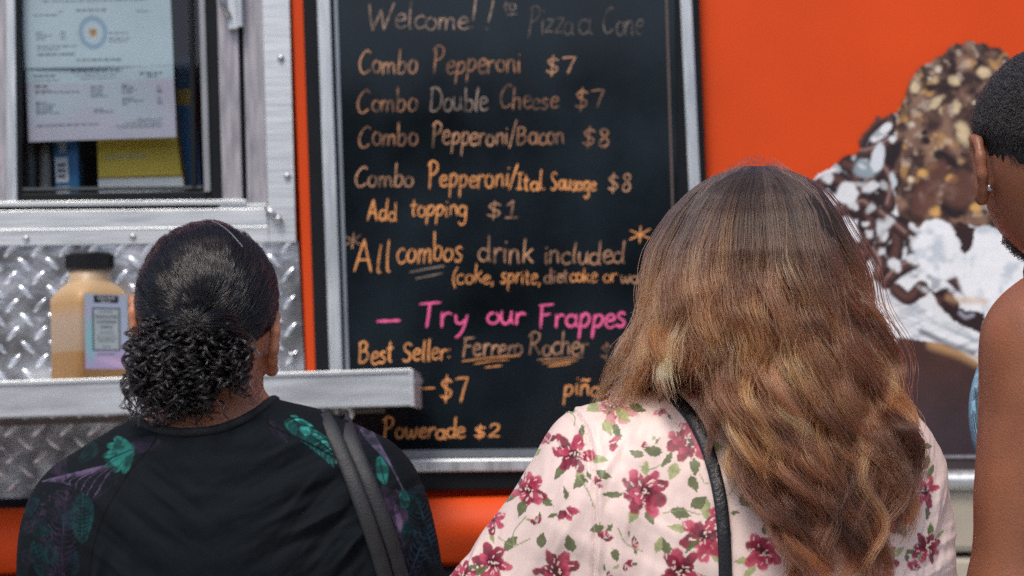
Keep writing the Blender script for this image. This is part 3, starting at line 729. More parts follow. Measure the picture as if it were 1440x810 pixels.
# ------------------------------------------------------------------ cartons inside
def carton(name, pts, Y, depth, m, label, cat, extra=None):
    P = np.array([at(x, y, Y) for x, y in pts]); b = MB(); b.plate(pts, Y, Y+depth)
    o = b.build(name, m, None, bevel=.002, loc=(P[:,0].mean(), Y, P[:,2].min())); tag(o, label, cat)
    if extra:
        for nm, ep, em in extra: MB().plate(ep, Y-.0012, Y-.0002).build(nm, em, o)
    return o
m_yel = mat('yellow_card', (.72,.52,.06), .6, vary=.08); m_blu = mat('blue_card', (.012,.10,.27), .5, vary=.12)
m_wl = mat('white_card', (.62,.64,.66), .6); m_ink = mat('print_ink', (.05,.06,.10), .6)
carton('carton', [(134,150),(242,146),(259,268),(139,272)], .075, .10, m_yel, 'yellow carton with a white base band below the papers in the window', 'carton',
       [('base_band', [(138,252),(257,249),(259,268),(139,272)], m_wl), ('fold_line', [(138,249),(257,245),(257,247.5),(138,251.5)], mat('card_edge',(.30,.21,.04),.6)),
        ('printed_line', [(148,219),(205,216),(205,221),(148,224)], mat('card_print',(.55,.46,.20),.6))])
carton('carton', [(246,148),(276,147),(282,262),(262,264)], .12, .08, m_blu, 'plain dark blue carton right of the yellow carton in the window', 'carton')
carton('carton', [(247,80),(270,79),(273,132),(248,133)], .16, .08, m_blu, 'small blue carton on the upper shelf beside the permit edge', 'carton')
carton('bag_of_chips', [(248,126),(272,124),(278,188),(250,190)], .13, .04, mat('ochre_card',(.42,.30,.06),.5,vary=.25), 'ochre packet standing above the blue carton in the window', 'packet')
pk = carton('packet', [(74,180),(108,179),(112,272),(78,274)], .07, .05, mat('blue_packet',(.015,.13,.30),.4,vary=.3,scale=30), 'blue packet with a white printed label left of the yellow carton', 'packet',
       [('label', [(77,222),(95,221),(97,256),(79,257)], m_wl), ('label', [(79,263),(97,262),(98,272),(80,273)], m_wl), ('label', [(82,198),(93,197),(94,214),(83,215)], mat('dull_label',(.30,.36,.42),.5))])
for yy in (230, 238, 246): MB().plate([(81,yy),(92,yy-.5),(92,yy+4),(81,yy+4.5)], .0685, .0688-.0001).build('print', m_ink, pk)
for (x0, x1, c, lb) in ((34,52,(.10,.12,.12),'dark grey bottle at the left end of the window counter'), (56,74,(.30,.29,.26),'pale grey tub between the dark bottle and the blue packet')):
    p0 = at((x0+x1)/2, 272, .09); r = (x1-x0)/2*.00138
    t = empty('bottle' if c[0] < .2 else 'tub', p0, lb, 'bottle' if c[0] < .2 else 'tub')
    MB().lathe([(r*.9,0),(r,.006),(r,.075),(r*.8,.09),(r*.45,.1)], p0).build('body', mat('bottle_plastic', c, .35, vary=.2), t, smooth=True)
    MB().lathe([(r*.5,.1),(r*.5,.125),(r*.4,.127)], p0).build('cap', m_black, t, smooth=True)

# ------------------------------------------------------------------ spice jug on the shelf
jp = at(128, 538, -.22); jp[2] = at(128, 533, YS)[2]-.006
K = 3.78/FPX
jug = empty('spice_jug', jp, 'square plastic spice jug with black lid and printed label on the serving shelf', 'jug')
def sq(r, h, rc=.22, n=12, rot=math.radians(42), c=jp):
    out = []
    for k in range(4*n):
        a = 2*math.pi*k/(4*n); e = rc
        x = math.copysign(abs(math.cos(a))**e, math.cos(a)); y = math.copysign(abs(math.sin(a))**e, math.sin(a))
        out.append((c[0]+r*(x*math.cos(rot)-y*math.sin(rot)), c[1]+r*(x*math.sin(rot)+y*math.cos(rot)), c[2]+h))
    return out
def loft(rings, m, name, par, smooth=True):
    n = len(rings[0]); V = [v for r_ in rings for v in r_]
    F = [(i*n+k, i*n+(k+1)%n, (i+1)*n+(k+1)%n, (i+1)*n+k) for i in range(len(rings)-1) for k in range(n)]
    F += [tuple(range(n-1,-1,-1)), tuple(range((len(rings)-1)*n, len(rings)*n))]
    return MB().add(V, F).build(name, m, par, smooth)
hb = 118*K*.98; R = 43*K
zc_ = lambda y: (533-y)*K*.99
m_jug = mat('frosted_plastic', (.62,.47,.30), .38, vary=.10, scale=18, spec=.4, sss=.15)
nt = m_jug.node_tree; pj = nt.nodes['Principled BSDF']; src = pj.inputs['Base Color'].links[0].from_socket
tcj = [n for n in nt.nodes if n.type == 'TEX_COORD'][0]; sx = nt.nodes.new('ShaderNodeSeparateXYZ'); nt.links.new(tcj.outputs['Object'], sx.inputs[0])
nzj = nt.nodes.new('ShaderNodeTexNoise'); nzj.inputs['Scale'].default_value = 22; nt.links.new(tcj.outputs['Object'], nzj.inputs['Vector'])
ad = nt.nodes.new('ShaderNodeMath'); ad.operation = 'MULTIPLY_ADD'; ad.inputs[1].default_value = .012; nt.links.new(nzj.outputs['Fac'], ad.inputs[0]); nt.links.new(sx.outputs['Z'], ad.inputs[2])
rp = nt.nodes.new('ShaderNodeValToRGB'); cr = rp.color_ramp; ml = nt.nodes.new('ShaderNodeMath'); ml.operation = 'MULTIPLY'; ml.inputs[1].default_value = 4.0
nt.links.new(ad.outputs[0], ml.inputs[0]); nt.links.new(ml.outputs[0], rp.inputs[0])
cr.elements[0].position = .0; cr.elements[0].color = (.47,.25,.085,1); cr.elements[1].position = .98; cr.elements[1].color = (.52,.42,.33,1)
zl = (zc_(487)+.006)*4
for pos, c in ((zl-.012,(.45,.24,.085)),(zl+.012,(.48,.34,.22)),(zl+.22,(.49,.36,.26)),(zl+.34,(.52,.31,.13)),(zl+.48,(.55,.38,.21))):
    e = cr.elements.new(min(.97,max(.01,pos))); e.color = (*c, 1)
mxj = nt.nodes.new('ShaderNodeMix'); mxj.data_type = 'RGBA'; mxj.blend_type = 'MULTIPLY'; mxj.inputs[0].default_value = .0
nt.links.new(rp.outputs[0], mxj.inputs[6]); nt.links.new(mxj.outputs[2], pj.inputs['Base Color'])
rings = [sq(R*.95,0), sq(R,.004), sq(R,zc_(420)), sq(R*1.0,zc_(410)), sq(R*.93,zc_(402),.45), sq(R*.80,zc_(394),.6), sq(R*.70,zc_(389),.85), sq(R*.68,zc_(386),1), sq(R*.68,zc_(368),1)]
jb = loft(rings, m_jug, 'body', jug)
# turn round rings (rc=1 gives a diamond-free circle)
capm = mat('black_lid', (.008,.008,.009), .35, vary=.2)
cz = zc_(371); ch = 24*K
cp = MB(); prof = [(R*.74,0),(R*.77,.002),(R*.77,ch*.9),(R*.72,ch),(R*.3,ch*1.0)]
cp.lathe(prof, jp+np.array([0,0,cz]), 'z', 36); lid = cp.build('lid', capm, jug)
rb_ = MB()
for k in range(48):
    a = 2*math.pi*k/48; c = jp+np.array([R*.772*math.cos(a), R*.772*math.sin(a), cz+.004]); rb_.tube([c, c+np.array([0,0,ch*.75])], .0013, 5)
rb_.build('grip_ribs', capm, lid)
# label on the right-hand face
rot = math.radians(42)-math.pi/2; nrm = np.array([math.cos(rot), math.sin(rot), 0]); tan = np.array([-math.sin(rot), math.cos(rot), 0])
nx, ny = 60, 110; U, Vv = np.meshgrid(np.linspace(0,1,nx), np.linspace(0,1,ny)); u, v = U.ravel(), Vv.ravel()
zb, zt_ = zc_(513), zc_(408); Lw = R*.80
pts = jp+nrm*(R*1.004)+tan*((u-.5)*2*Lw)[:,None]+np.c_[np.zeros_like(u), np.zeros_like(u), zb+(1-v)*(zt_-zb)]
q = np.c_[u*60, v*110]; f = fbm(q*.05, 3)
base = lin(172,204,214)[None]*(1-f[:,None])+lin(200,182,212)[None]*f[:,None]
base = base*(1-sstep(60,105,q[:,1])[:,None]*.6)+lin(196,150,206)[None]*sstep(60,105,q[:,1])[:,None]*.6
Pn = Paint(q, (0,0,0)); Pn.C = base*1.0; Pn.blob((8,70), 6, 30, 0, lin(140,210,206), soft=.8, a=.8); Pn.blob((40,100), 20, 5, .2, lin(220,190,220), soft=.8)
Pn.poly([(13,2),(47,2),(47,13),(13,13)], lin(30,36,44)); Pn.poly([(11,20),(49,20),(49,83),(11,83)], lin(40,56,64)); Pn.poly([(12.5,21.5),(47.5,21.5),(47.5,81.5),(12.5,81.5)], lin(188,196,196))
for x0_, x1_, y_ in ((20,40,56),(17,43,60.5),(16,44,65),(19,41,69.5),(24,36,77),(17,43,88),(20,38,26)):
    ix = Pn.near([(x0_,y_-.9),(x1_,y_+.9)], 0); Pn.put(ix, .75*(.4+.6*(vnoise(Pn.P[ix]*1.4) > .4)), lin(50,60,66))
i = np.arange(nx*ny).reshape(ny, nx); F = np.c_[i[1:,:-1].ravel(), i[1:,1:].ravel(), i[:-1,1:].ravel(), i[:-1,:-1].ravel()]
lab = link_mesh('label', pts, F, mat('foil_label', (1,1,1), .35, .15, vary=.04, attr=True), jug, cols=Pn.C)
def text(s, par, pos, xdir, size, m, name='lettering'):
    cu = bpy.data.curves.new(name, 'FONT'); cu.body = s; cu.size = size; cu.align_x = 'CENTER'; cu.align_y = 'CENTER'
    t_ = bpy.data.objects.new('text_source', cu); col.objects.link(t_)
    me = bpy.data.meshes.new_from_object(t_); bpy.data.objects.remove(t_)
    me.materials.clear(); me.materials.append(m)
    o = bpy.data.objects.new(name, me); col.objects.link(o)
    x = Vector(xdir); z = Vector((0,0,1)); n = x.cross(z)
    o.matrix_local = Matrix.Translation(Vector(pos-LOC[par.name])) @ Matrix(((x[0],z[0],n[0],0),(x[1],z[1],n[1],0),(x[2],z[2],n[2],0),(0,0,0,1)))
    o.parent = par; return o
m_wi = mat('white_ink', (.8,.8,.8), .5); m_di = mat('dark_ink', (.03,.04,.05), .5)
def ltxt(s, uu, vv, size, m):
    pos = jp+nrm*(R*1.004+.0006)+tan*((uu/60-.5)*2*Lw)+np.array([0,0,zb+(1-vv/110)*(zt_-zb)]); text(s, lab, pos, tan, size, m)
ltxt('KIRKLAND', 30, 5.6, .0075, m_wi); ltxt('Signature', 30, 10.4, .0058, m_wi)
for s, vv in (('GRANULATED',33),('CALIFORNIA',40.5),('GARLIC',48)): ltxt(s, 30, vv, .0072, m_di)
# ------------------------------------------------------------------ bodies: one smooth surface from tapered limbs and ellipsoids
def cap(a, b, ra, rb, k=.03): return ('cap', np.array(a, float), np.array(b, float), ra, rb, k)
def ell(c, r, k=.03, rot=None): return ('ell', np.array(c, float), np.array(r, float), rot, None, k)
def prim_d(p, P):
    if p[0] == 'cap':
        a, b, ra, rb = p[1:5]; ab = b-a; t = np.clip(((P-a)@ab)/(ab@ab+1e-12), 0, 1)
        return np.linalg.norm(P-a-t[:,None]*ab, axis=1)-(ra+(rb-ra)*t)
    c, r, rot = p[1], p[2], p[3]; Q = P-c
    if rot is not None: Q = Q@rot
    k0 = np.linalg.norm(Q/r, axis=1); k1 = np.linalg.norm(Q/(r*r), axis=1)+1e-9
    return k0*(k0-1)/k1
def sdf(prims, P):
    d = None
    for p in prims:
        e = prim_d(p, P); k = p[5]
        if d is None: d = e; continue
        if k < 0:                                     # carve
            k = -k; e = -e; h = np.clip(.5-.5*(e-d)/k, 0, 1)   # smooth max
            d = d*h+e*(1-h)+k*h*(1-h) if False else np.maximum(d, e)
        else:
            h = np.clip(.5+.5*(e-d)/k, 0, 1); d = e*(1-h)+d*h-k*h*(1-h)
    return d
def chunked(f, P, n=150000):
    return np.concatenate([f(P[i:i+n]) for i in range(0, len(P), n)]) if len(P) else np.zeros(0)
def surface(f, lo, hi, h, project=2):
    """closed surface f = 0 as quads (surface nets), evaluating only near the surface"""
    lo = np.array(lo, float); n = np.ceil((np.array(hi)-lo)/h).astype(int)+1; B = 8
    n = ((n+B-1)//B)*B; nb = n//B
    bi = np.stack(np.meshgrid(*[np.arange(m) for m in nb], indexing='ij'), -1).reshape(-1, 3)
    cd = chunked(f, lo+(bi+.5)*B*h-.5*h)
    near = np.abs(cd) < B*h*.87*1.5+.02
    F = np.empty(tuple(n), np.float32)
    F[:] = np.repeat(np.repeat(np.repeat(np.where(cd < 0, -1., 1.).reshape(nb), B, 0), B, 1), B, 2)
    loc = np.stack(np.meshgrid(*[np.arange(B)]*3, indexing='ij'), -1).reshape(-1, 3)
    idx = (bi[near][:,None]*B+loc[None]).reshape(-1, 3)
    F[idx[:,0], idx[:,1], idx[:,2]] = chunked(f, lo+idx*h)
    S = F < 0
    c = [S[dx:n[0]-1+dx, dy:n[1]-1+dy, dz:n[2]-1+dz] for dx in (0,1) for dy in (0,1) for dz in (0,1)]
    s = sum(x.astype(np.int8) for x in c); act = np.argwhere((s > 0) & (s < 8))
    acc = np.zeros((len(act), 3)); cnt = np.zeros(len(act))
    co = [(dx,dy,dz) for dx in (0,1) for dy in (0,1) for dz in (0,1)]
    for i in range(8):
        for j in range(i+1, 8):
            if sum(abs(co[i][k]-co[j][k]) for k in range(3)) != 1: continue
            A = act+co[i]; Bq = act+co[j]; fa = F[A[:,0],A[:,1],A[:,2]]; fb = F[Bq[:,0],Bq[:,1],Bq[:,2]]
            m = (fa < 0) != (fb < 0); t = np.where(m, fa/(fa-fb+1e-12), 0)
            acc += np.where(m[:,None], np.array(co[i])+t[:,None]*(np.array(co[j])-np.array(co[i])), 0); cnt += m
    V = lo+(act+acc/cnt[:,None])*h
    vid = np.full(tuple(n-1), -1, np.int64); vid[act[:,0],act[:,1],act[:,2]] = np.arange(len(act)); Q = []
    for ax in range(3):
        sl0 = [slice(None)]*3; sl1 = [slice(None)]*3; sl0[ax] = slice(0, -1); sl1[ax] = slice(1, None)
        ch = S[tuple(sl0)] != S[tuple(sl1)]; e = np.argwhere(ch)
        b1, b2 = [(1,2),(2,0),(0,1)][ax]
        e = e[(e[:,b1] > 0) & (e[:,b2] > 0) & (e[:,b1] < n[b1]-1) & (e[:,b2] < n[b2]-1) & (e[:,ax] < n[ax]-1)]
        o1 = np.zeros(3, int); o1[b1] = 1; o2 = np.zeros(3, int); o2[b2] = 1
        g = lambda a: vid[a[:,0],a[:,1],a[:,2]]
        q = np.c_[g(e-o1-o2), g(e-o2), g(e), g(e-o1)]
        flip = ~S[e[:,0],e[:,1],e[:,2]]
        q[flip] = q[flip][:,::-1]; Q.append(q)
    Q = np.vstack(Q); Q = Q[(Q >= 0).all(1)]
    for _ in range(project):
        d, g = grad(f, V); V = V-np.clip(d, -h, h)[:,None]*g
    return V, Q
def grad(f, P, e=.0015):
    d = chunked(f, P); g = np.stack([chunked(f, P+np.eye(3)[k]*e)-d for k in range(3)], 1)/e
    return d, g/(np.linalg.norm(g, axis=1)[:,None]+1e-9)/np.maximum(1, 0*d+1)[:,None]
def vnormals(V, Q):
    fn = np.cross(V[Q[:,2]]-V[Q[:,0]], V[Q[:,3]]-V[Q[:,1]]); N = np.zeros_like(V)
    for k in range(4): np.add.at(N, Q[:,k], fn)
    return N/(np.linalg.norm(N, axis=1)[:,None]+1e-12)
def refine(V, Q, sel):
    """cut the chosen quads in four"""
    A, R = Q[sel], Q[~sel]
    E = np.vstack([A[:,[k,(k+1)%4]] for k in range(4)]); Es = np.sort(E, 1)
    u, inv = np.unique(Es, axis=0, return_inverse=True); inv = inv.ravel()
    m = len(A); n = len(V); mid = n+inv.reshape(4, m).T; ce = n+len(u)+np.arange(m)
    V2 = np.vstack([V, V[u].mean(1), V[A].mean(1)])
    N = np.vstack([np.c_[A[:,k], mid[:,k], ce, mid[:,(k+3)%4]] for k in range(4)])
    return V2, np.vstack([N, R])
def frame_of(ax):
    ax = np.asarray(ax, float); ax /= np.linalg.norm(ax); a = np.cross(ax, [0,0,1]); 
    if np.linalg.norm(a) < 1e-3: a = np.array([1.,0,0])
    a /= np.linalg.norm(a); return ax, a, np.cross(a, ax)
def hand(wr, d, palm_n, side, s=1.0):
    """palm, four bent fingers and a thumb from a wrist point; d = direction of the fingers"""
    d = np.array(d, float); d /= np.linalg.norm(d); nn = np.array(palm_n, float); nn -= d*(nn@d); nn /= np.linalg.norm(nn); w = np.cross(d, nn)*side
    P = [cap(wr, wr+d*.03*s, .024*s, .026*s, .02)]
    for k, (off, L) in enumerate(((-.027,.070),(-.009,.080),(.009,.074),(.027,.058))):
        b0 = wr+d*.035*s+w*off*.8*s; b1 = wr+d*.090*s+w*off*s
        P.append(cap(b0, b1, .014*s, .011*s, .018))
        p1 = b1+(d*.93+nn*.35)*L*.45*s; p2 = p1+(d*.75+nn*.65)*L*.32*s; p3 = p2+(d*.5+nn*.85)*L*.25*s
        P += [cap(b1, p1, .0095*s, .0085*s, .004), cap(p1, p2, .0085*s, .0078*s, .004), cap(p2, p3, .0078*s, .0068*s, .004)]
    t0 = wr+d*.03*s-w*.024*s; t1 = t0+(d*.6-w*.6+nn*.35)*.042*s; t2 = t1+(d*.85-w*.2+nn*.4)*.032*s
    P += [cap(t0, t1, .014*s, .011*s, .012), cap(t1, t2, .0105*s, .0085*s, .004)]
    return P
def ear(c, out, fwd, s=1.0):
    """rim, bowl and lobe; out = away from the head, fwd = towards the face"""
    out = np.array(out, float); fwd = np.array(fwd, float); up = np.array([0,0,1.])
    P = []; L = []
    for a in np.linspace(-200, 70, 9):
        t = math.radians(a); r = .021*s
        L.append(c+fwd*(-math.cos(t)*r*.78*-1)*1.0+up*(math.sin(t)*r*1.35)+out*(.012*s-fwd@fwd*0))
    pts = [c+out*.004*s+fwd*.012*s+up*.012*s, c+out*.012*s+fwd*.004*s+up*.028*s, c+out*.018*s-fwd*.010*s+up*.026*s, c+out*.021*s-fwd*.019*s+up*.010*s,
           c+out*.019*s-fwd*.018*s-up*.008*s, c+out*.014*s-fwd*.010*s-up*.022*s, c+out*.010*s-fwd*.001*s-up*.031*s]
    for a, b in zip(pts[:-1], pts[1:]): P.append(cap(a, b, .0052*s, .0052*s, .004))
    P.append(cap(pts[-1], c+out*.005*s+fwd*.004*s-up*.020*s, .0065*s, .006*s, .006))
    P.append(cap(c+out*.004*s+fwd*.004*s+up*.014*s, c+out*.004*s+fwd*.002*s-up*.016*s, .011*s, .009*s, .008))
    return P
def face(c, w, f=np.array([0,1.,0]), s=1.0):
    """brow, nose, lips and chin on the far side of a head whose middle is c"""
    r = np.cross(f, [0,0,1]); u = np.array([0,0,1.])
    return [cap(c+f*.088*s+u*.012*s, c+f*.104*s-u*.030*s, .008*s, .012*s, .015), cap(c+f*.098*s-u*.033*s-r*.011*s, c+f*.098*s-u*.033*s+r*.011*s, .009*s, .009*s, .008),
            cap(c+f*.080*s+u*.022*s-r*.040*s, c+f*.086*s+u*.022*s+r*.040*s, .010*s, .010*s, .015),
            cap(c+f*.088*s-u*.058*s-r*.016*s, c+f*.088*s-u*.058*s+r*.016*s, .007*s, .007*s, .006), cap(c+f*.086*s-u*.070*s-r*.014*s, c+f*.086*s-u*.070*s+r*.014*s, .008*s, .008*s, .006),
            ell(c+f*.076*s-u*.096*s, (.022*s,.018*s,.018*s), .02)]
def legs(x, y, zh, hipw=.09, fwd=.0):
    P = []
    for s in (-1, 1):
        h = np.array([x+s*hipw, y, zh]); k = np.array([x+s*(hipw+.01), y+.02, zh*.53]); a = np.array([x+s*(hipw+.015), y, .09])
        P += [cap(h, k, .088, .056, .05), cap(k, a, .054, .036, .03), cap(a+[0,-.03,-.045], a+[s*.02,.13,-.06], .034, .028, .03)]
    return P
def eyes(par, c, f, s, ic):
    r = np.cross(f, [0,0,1.])
    for k in (-1, 1):
        e = c+f*.078*s+np.array([0,0,-.002*s])+r*k*.032*s
        b = MB(); b.lathe([(.0001,-.0115),(.006,-.0098),(.0098,-.006),(.0115,0),(.0098,.006),(.006,.0098),(.0001,.0115)], e, 'z', 16)
        o = b.build('eye', m_eyew, par, smooth=True)
        MB().lathe([(.0055,0),(.0055,.0011),(.0001,.0013)], e+f*.0108, 'y', 16).build('iris', ic, o)
m_eyew = mat('eye_white', (.7,.68,.65), .2); m_iris = mat('iris_brown', (.06,.03,.015), .2)

def strands(name, paths, rad, m, parent, cols=None, tip=.35):
    """hair as real curves; paths (n, k, 3) in world space"""
    n, k, _ = paths.shape
    hc = bpy.data.hair_curves.new(name); hc.add_curves([k]*n)
    org = LOC[parent.name]
    hc.points.foreach_set('position', (paths-org).astype(np.float32).ravel())
    r = np.broadcast_to(rad*(1-(1-tip)*np.linspace(0,1,k)**2), (n, k)).astype(np.float32)
    a = hc.attributes.get('radius') or hc.attributes.new('radius', 'FLOAT', 'POINT'); a.data.foreach_set('value', np.ascontiguousarray(r).ravel())
    if cols is not None:
        a = hc.attributes.new('hair_tint', 'FLOAT_COLOR', 'POINT'); c = np.ones((n*k, 4), np.float32); c[:,:3] = cols.reshape(-1, 3); a.data.foreach_set('color', c.ravel())
    hc.materials.append(m)
    o = bpy.data.objects.new(name, hc); col.objects.link(o); o.parent = parent; LOC[o.name] = org
    return o
def hair_mat(name, c, rough=.3, attr=False, radial=.35, coat=0.0):
    m = bpy.data.materials.new(name); m.use_nodes = True; nt = m.node_tree
    nt.nodes.remove(nt.nodes['Principled BSDF'])
    h = nt.nodes.new('ShaderNodeBsdfHairPrincipled'); h.parametrization = 'COLOR'
    h.inputs['Color'].default_value = (*c, 1); h.inputs['Roughness'].default_value = rough; h.inputs['Radial Roughness'].default_value = radial
    h.inputs['Coat'].default_value = coat
    if attr:
        a = nt.nodes.new('ShaderNodeAttribute'); a.attribute_name = 'hair_tint'; nt.links.new(a.outputs['Color'], h.inputs['Color'])
    h.inputs['Random Roughness'].default_value = .2
    nt.links.new(h.outputs[0], nt.nodes['Material Output'].inputs[0]); return m
scene.cycles_curves.shape = 'RIBBONS'
def px_of(P):
    """photograph pixel of world points, for laying out the design on the cloth as seen flat from behind"""
    d = P-CAM; z = d@_f; return np.c_[720+FPX*(d@CR)/z, 405-FPX*(d@CU)/z]
def J(x, y, Y): return np.array(at(x, y, Y))
def paint_plane(V, Y0):
    return px_of(np.c_[V[:,0], np.full(len(V), Y0), V[:,2]])
def hole_ring(f, c, r, n=48, grow=1.0):
    """where the ellipsoidal neck hole meets the cloth"""
    out = []
    for th in np.linspace(0, 2*math.pi, n, endpoint=False):
        ph = np.linspace(-1.45, 1.2, 60)
        P = np.c_[c[0]+r[0]*grow*np.cos(ph)*math.cos(th), c[1]+r[1]*grow*np.cos(ph)*math.sin(th), c[2]+r[2]*grow*np.sin(ph)]
        d = f(P); k = np.argmax(d > 0) if (d > 0).any() else 30
        out.append(P[k])
    out = np.array(out)
    for _ in range(3): out = (np.roll(out,1,0)+2*out+np.roll(out,-1,0))/4
    return out
def cloth_mesh(f, lo, hi, h, back_only=True):
    V, Q = surface(f, lo, hi, h); N = vnormals(V, Q)
    sel = (N[Q].mean(1)[:,1] < .25)
    return V, Q, sel
def folds(V, N, parts, amp):
    """shallow creases: parts = (centre, direction of the crease, wavelength, reach, strength)"""
    D = np.zeros(len(V))
    for c, d, wl, reach, st in parts:
        d = np.array(d, float); d /= np.linalg.norm(d); R = V-np.array(c)
        al = R@d; pr = R-al[:,None]*d; perp = np.cross(d, [0,1,0]); perp /= np.linalg.norm(perp)+1e-9
        u = R@perp; m = np.exp(-(np.linalg.norm(R, axis=1)/reach)**2)
        w = fbm(np.c_[u/wl, al/(wl*6), V[:,1]*3], 3)-.5
        D += st*m*w*2
    D += .35*(fbm(V*np.array([16,10,9]), 3)-.5)
    return V+N*(amp*D)[:,None]

# ================================================================== woman in the black shirt
Y0 = -1.55
def L(x, y, d=0.): return J(x, y, Y0+d)
hipz = .80
lw_skull = L(292, 425, 0.01)
LWB = [ell(lw_skull, (.076,.094,.088)), ell(L(297,485,.045), (.058,.062,.080), .04),
       cap(L(300,500,.012), L(305,625,-.002), .050, .060, .03),
       cap(L(303,622,-.01), L(185,672,-.005), .044, .040, .045), cap(L(303,622,-.01), L(440,650,-.005), .044, .040, .045),
       cap(L(195,674,0), L(136,724,0), .040, .053, .04), cap(L(430,650,0), L(498,694,0), .040, .053, .04),
       ell(L(318,745,-.015), (.165,.088,.13), .05), ell(L(320,860,.015), (.150,.105,.20), .06), ell(L(325,1020,.03), (.150,.112,.16), .06),
       ell((L(325,1020)[0], Y0+.02, hipz+.06), (.175,.125,.14), .06)]
ls_, le_, lw_ = L(136,724,0), L(74,965,.02), L(110,1190,.11)
rs_, re_, rw_ = L(498,694,0), L(590,945,.02), L(545,1170,.12)
LARM = [cap(ls_, le_, .053, .042, .03), cap(le_, lw_, .041, .027, .02)]
RARM = [cap(rs_, re_, .053, .042, .03), cap(re_, rw_, .041, .027, .02)]
lw_body = LWB+LARM+RARM+hand(lw_, lw_-le_, (.6,.5,0), 1)+hand(rw_, rw_-re_, (-.6,.5,0), -1)
lw_body += ear(L(203,452,.030), (-.80,-.55,0), (-.4,.85,.05), .95)+ear(L(370,480,.020), (.93,-.30,0), (.2,.95,.05), 1.1)
lw_body += face(lw_skull+np.array([0,.0,-.02]), 0)+legs(L(325,1000)[0], Y0+.03, hipz)
m_skin1 = mat('warm_skin', lin(190,128,96), .5, vary=.08, scale=25, bump=.12, bscale=300, sss=.25)
p1 = empty('person', (L(320,800)[0], Y0, 0), 'woman in a black shirt with leafy sleeves, curly black ponytail, standing before the spice jug', 'person', 'customers reading the menu')
fb = lambda P: sdf(lw_body, P)
V, Q = surface(fb, (L(30,800)[0]-.06, Y0-.2, -.02), (L(600,800)[0]+.06, Y0+.36, lw_skull[2]+.13), .0048)
link_mesh('body', V, Q, m_skin1, p1, smooth=True)
eyes(p1, lw_skull+np.array([0,0,-.02]), np.array([0,1.,0]), 1.0, m_iris)
# trousers and shoes
def lower(p, B, zw, m, ms, name):
    fl = lambda P: np.maximum(np.maximum(sdf(B, P)-.010, P[:,2]-zw), .09-P[:,2])
    xs = [b[1][0] for b in B]
    V, Q = surface(fl, (min(xs)-.2, B[0][1][1]-.25, 0), (max(xs)+.2, B[0][1][1]+.25, zw+.04), .011)
    link_mesh(name, V, Q, m, p, smooth=True)
    x0 = B[1][1][0]
    for s in (-1, 1):
        a = [b for b in B if b[0] == 'cap' and b[2][2] < .12 and (b[1][0]-np.mean(xs))*s > 0]
        fs = lambda P: np.maximum(sdf(a, P)-.009, np.maximum(P[:,2]-.10, .002-P[:,2]))
        V, Q = surface(fs, np.min([q[1] for q in a]+[q[2] for q in a], 0)-.07, np.max([q[1] for q in a]+[q[2] for q in a], 0)+.08, .008)
        link_mesh('shoe', V, Q, ms, p, smooth=True)
m_denim = mat('denim', (.03,.045,.085), .85, vary=.2, scale=60, bump=.2, bscale=400); m_shoe = mat('shoe_leather', (.03,.028,.028), .5)
lg = legs(L(325,1000)[0], Y0+.03, hipz)
lower(p1, [LWB[-1]]+lg, hipz+.12, m_denim, m_shoe, 'trousers')
# shirt
hc_, hr_ = L(288,566,.0), (.082,.13,.046)
LCL = [(*b[:3], b[3], b[4], b[5]) for b in LWB[3:10]]+[cap(ls_, ls_+(le_-ls_)*.80, .058, .056, .035), cap(rs_, rs_+(re_-rs_)*.80, .058, .056, .035)]
LCL += [cap(L(115,770,-.01), L(210,905,.02), .045, .07, .06), cap(L(520,750,-.01), L(430,905,.02), .045, .07, .06)]
lcl = lambda P: sdf(LCL, P)-.0085
def lsh(P):
    hole = prim_d(ell(hc_, hr_), P); up = prim_d(cap(hc_+np.array([0,0,.02]), hc_+np.array([0,0,.2]), .078, .1), P)
    return np.maximum(np.maximum(lcl(P), -np.minimum(hole, up)), (hipz+.03)-P[:,2])
V, Q, sel = cloth_mesh(lsh, (L(20,800)[0]-.08, Y0-.2, hipz), (L(610,800)[0]+.08, Y0+.24, L(0,540)[2]+.03), .0030)
sel &= V[Q].mean(1)[:,2] > L(0,850)[2]
N = vnormals(V, Q)
V = folds(V, N, [(L(440,700,-.1), (1,0,.45), .022, .09, 1.0), (L(480,740,-.1), (1,0,1.1), .020, .08, 1.0), (L(200,720,-.1), (-1,0,.8), .024, .08, .9), (L(330,780,-.1), (1,0,-.05), .045, .14, .5),
                 (L(120,790,-.05), (.3,0,1), .02, .07, .8), (L(560,770,-.05), (-.3,0,1), .02, .07, .8), (L(330,650,-.1), (1,0,.0), .03, .08, .4)], .0105)
V, Q = refine(V, Q, sel); q = paint_plane(V, Y0-.08)
BL = lin(17,23,28)
Pn = Paint(q, BL); slv = BL*1.05
pur, pur2, teal, teal2, blue = lin(66,52,74), lin(44,36,54), lin(42,120,112), lin(22,68,68), lin(40,74,90)
lseam = [(214,600),(218,620),(180,668),(144,735),(130,790),(120,860)]; rseam = [(374,585),(378,598),(427,620),(475,647),(493,662),(512,697),(534,755),(545,860)]
def frond(base, tip, n, ln, c, w=1.3, curl=.5, a=.9, spine=1.2, seed=0):
    base, tip = np.array(base, float), np.array(tip, float); d = tip-base; l = np.linalg.norm(d); d /= l; nn = np.array([-d[1], d[0]])
    Pn.stroke([base, tip], spine, c, a=a)
    for k in range(n):
        t = (k+.5)/n; p = base+d*l*t; e = ln*math.sin(math.pi*(.12+.86*t))
        for s in (-1, 1):
            Pn.stroke([p, p+(d*curl+nn*s)*e*.55, p+(d*(curl+.35)+nn*s*.85)*e], w, c, a=a*(.7+.3*random.random()), taper=True)
